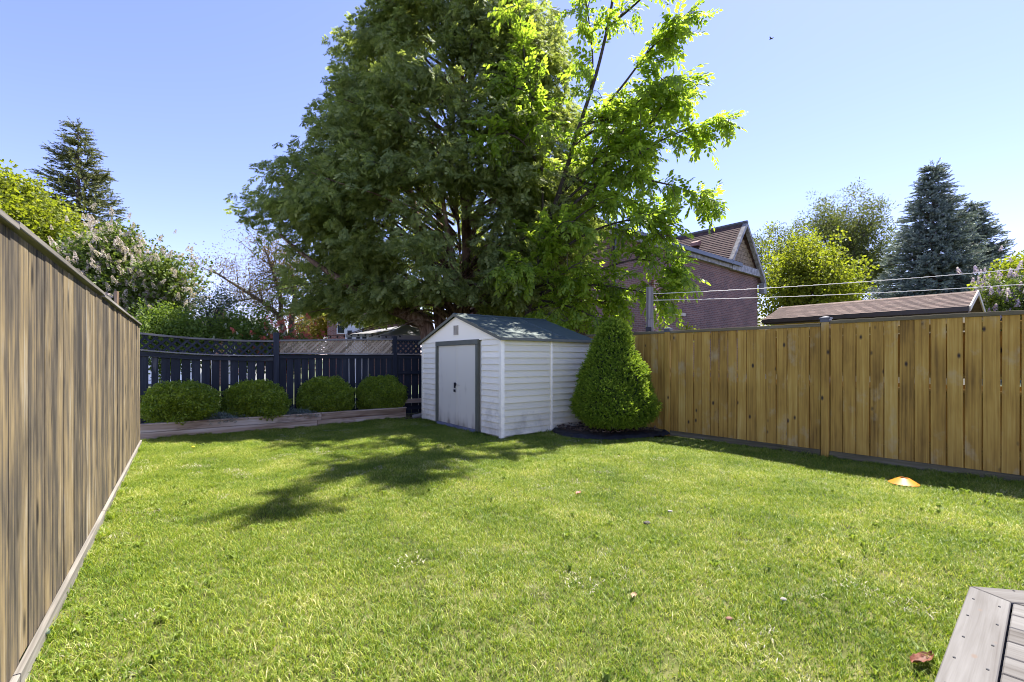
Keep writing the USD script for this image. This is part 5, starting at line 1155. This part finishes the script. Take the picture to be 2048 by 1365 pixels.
# string lights
q = np.array([at(u, v, 12.5) for u, v in zip(np.linspace(640, 800, 24), 670 + 4 * np.sin(np.linspace(0, 9, 24)) * .5)])
sl2 = thing('string_lights', 'thin wire of small dark bulbs strung above the lattice fence by the white house', 'string lights')
obj('wire', tube(q, .006, 4), BLACK, sl2)
for k in range(1, 24, 2):
    s_ = trimesh.creation.icosphere(1, .028); s_.apply_translation(q[k] - [0, 0, .035]); obj('bulb', s_, BLACK, sl2)
# stick above the left fence
p = at(233, 640, 7.0); tag(plank('/World', 'wooden_stake', (p[0], p[1], 0), (p[0], p[1], at(233, 583, 7.)[2]), (1, 0, 0), .045, .045, BEDWOOD, .5), 'bare wooden stake poking above the left fence in front of the lilac', 'stake')

# ------------------------------------------------------------------ small things on the lawn
rng = R(111)
p = gnd(1808, 968); prf = np.array([(.125, .0), (.128, .004), (.045, .058), (.04, .06), (.036, .056), (.115, .0)])
mk = trimesh.creation.revolve(prf, sections=36); mk.apply_translation([p[0], p[1], hgt(p[0], p[1]) + .012]); tag(obj('marker_cone', mk, ORANGE, None, smooth=30), 'flat orange disc marker cone on the grass by the right fence', 'marker cone')
def leaf_obj(u, v, L, W, matl, label, rz, name='fallen_leaf', curl=.3):
    p = gnd(u, v); m = grid(8, 4, lambda a, b: np.stack([(a - .5) * L, (b - .5) * W * np.sin(np.pi * np.clip(a * .9 + .08, 0, 1)) ** .7, .01 + curl * W * (np.abs(b - .5) * 2) ** 1.5 + curl * L * .35 * (a - .5) ** 2 * 2 + .004 * np.sin(a * 19 + b * 7)], -1))
    x = np.eye(4); c, s = math.cos(rz), math.sin(rz); x[:2, :2] = [[c, -s], [s, c]]; x[:3, 3] = (p[0], p[1], hgt(p[0], p[1]) + .022)
    tag(obj(name, m, matl, None, smooth=True, M=x), label, 'leaf')
leaf_obj(1845, 1330, .14, .05, DEADLEAF, 'curled red brown dead leaf on the grass beside the deck corner', .35)
leaf_obj(1157, 989, .07, .04, plain('pink_leaf', (.55, .22, .16), .6), 'small pinkish dry leaf on the lawn in front of the shed', .8)
PALE = plain('pale_green_leaf', (.34, .42, .30), .6)
leaf_obj(82, 1282, .07, .05, PALE, 'pale green leaf on the grass at the foot of the left fence', .2)
leaf_obj(1268, 1245 - 40, .05, .03, plain('dry_leaf', (.30, .20, .11), .7), 'small dry brown leaf in the grass at the middle of the foreground', 1.)
def pebble(u, v, r, label, m):
    p = gnd(u, v); s = trimesh.creation.icosphere(2, r); s.vertices *= [1.3, 1, .6]; s.vertices += .25 * r * (meshkit.noise(s.vertices / r * 1.5 + u) - .5)[:, None]; s.apply_translation([p[0], p[1], hgt(p[0], p[1]) + .022]); tag(obj('stone', s, m, None, smooth=True), label, 'stone')
DARKST = plain('dark_clod', (.09, .08, .065), .9, .3, 40., bump=.5)
pebble(1294, 1048, .022, 'dark earthy clod on the lawn below the conical bush', DARKST)
pebble(1567, 1206, .013, 'small whitish stone in the grass in the right foreground', STONE)
pebble(1458, 1243, .013, 'small reddish brown stone in the right foreground grass', plain('brown_stone', (.20, .10, .07), .8))
pebble(1340, 1024, .016, 'small pale stone on the lawn above the dark clod', STONE)
dl = thing('dandelion', 'single yellow dandelion in the shaded grass below the leftmost boxwood', 'flower', (*gnd(386, 907)[:2], 0))
obj('stem', tube([(0, 0, 0), (.005, 0, .05), (.0, .004, .085)], .0025, 5), WEED, dl, tint=.5)
fl = trimesh.creation.icosphere(2, .02); fl.vertices *= [1, 1, .5]; fl.apply_translation([0, .004, .09]); obj('flower_head', fl, plain('dandelion_yellow', (.80, .55, .02), .7), dl)
# loose boards by the shed's far corner
p = gnd(830, 842); tag(plank('/World', 'loose_board', (p[0] - .1, p[1] + .2, .05), (p[0] + .45, p[1] + .55, .16), (0, 0, 1), .09, .025, GREYWOOD, .6), 'grey board lying on the soil between planter and shed', 'board')
# bird
bp = at(1542, 78, 45.)
bd = thing('bird', 'tiny dark bird flying high in the sky at right', 'bird', bp, .6)
body = trimesh.creation.icosphere(2, 1.0); body.vertices *= [.05, .17, .05]; body.vertices[:, 0] *= 1
wing = cat([trimesh.convex.convex_hull(np.array([(s * .03, .07, .02), (s * .03, -.05, .02), (s * .2, .05, .10), (s * .34, -.06, .06), (s * .2, -.05, .09), (s * .03, 0, .03)])) for s in (-1, 1)])
tail = trimesh.convex.convex_hull(np.array([(-.02, -.12, 0), (.02, -.12, 0), (-.05, -.26, .0), (.05, -.26, 0), (0, -.12, .02)]))
obj('body', cat([body, wing, tail]), BLACK, bd)
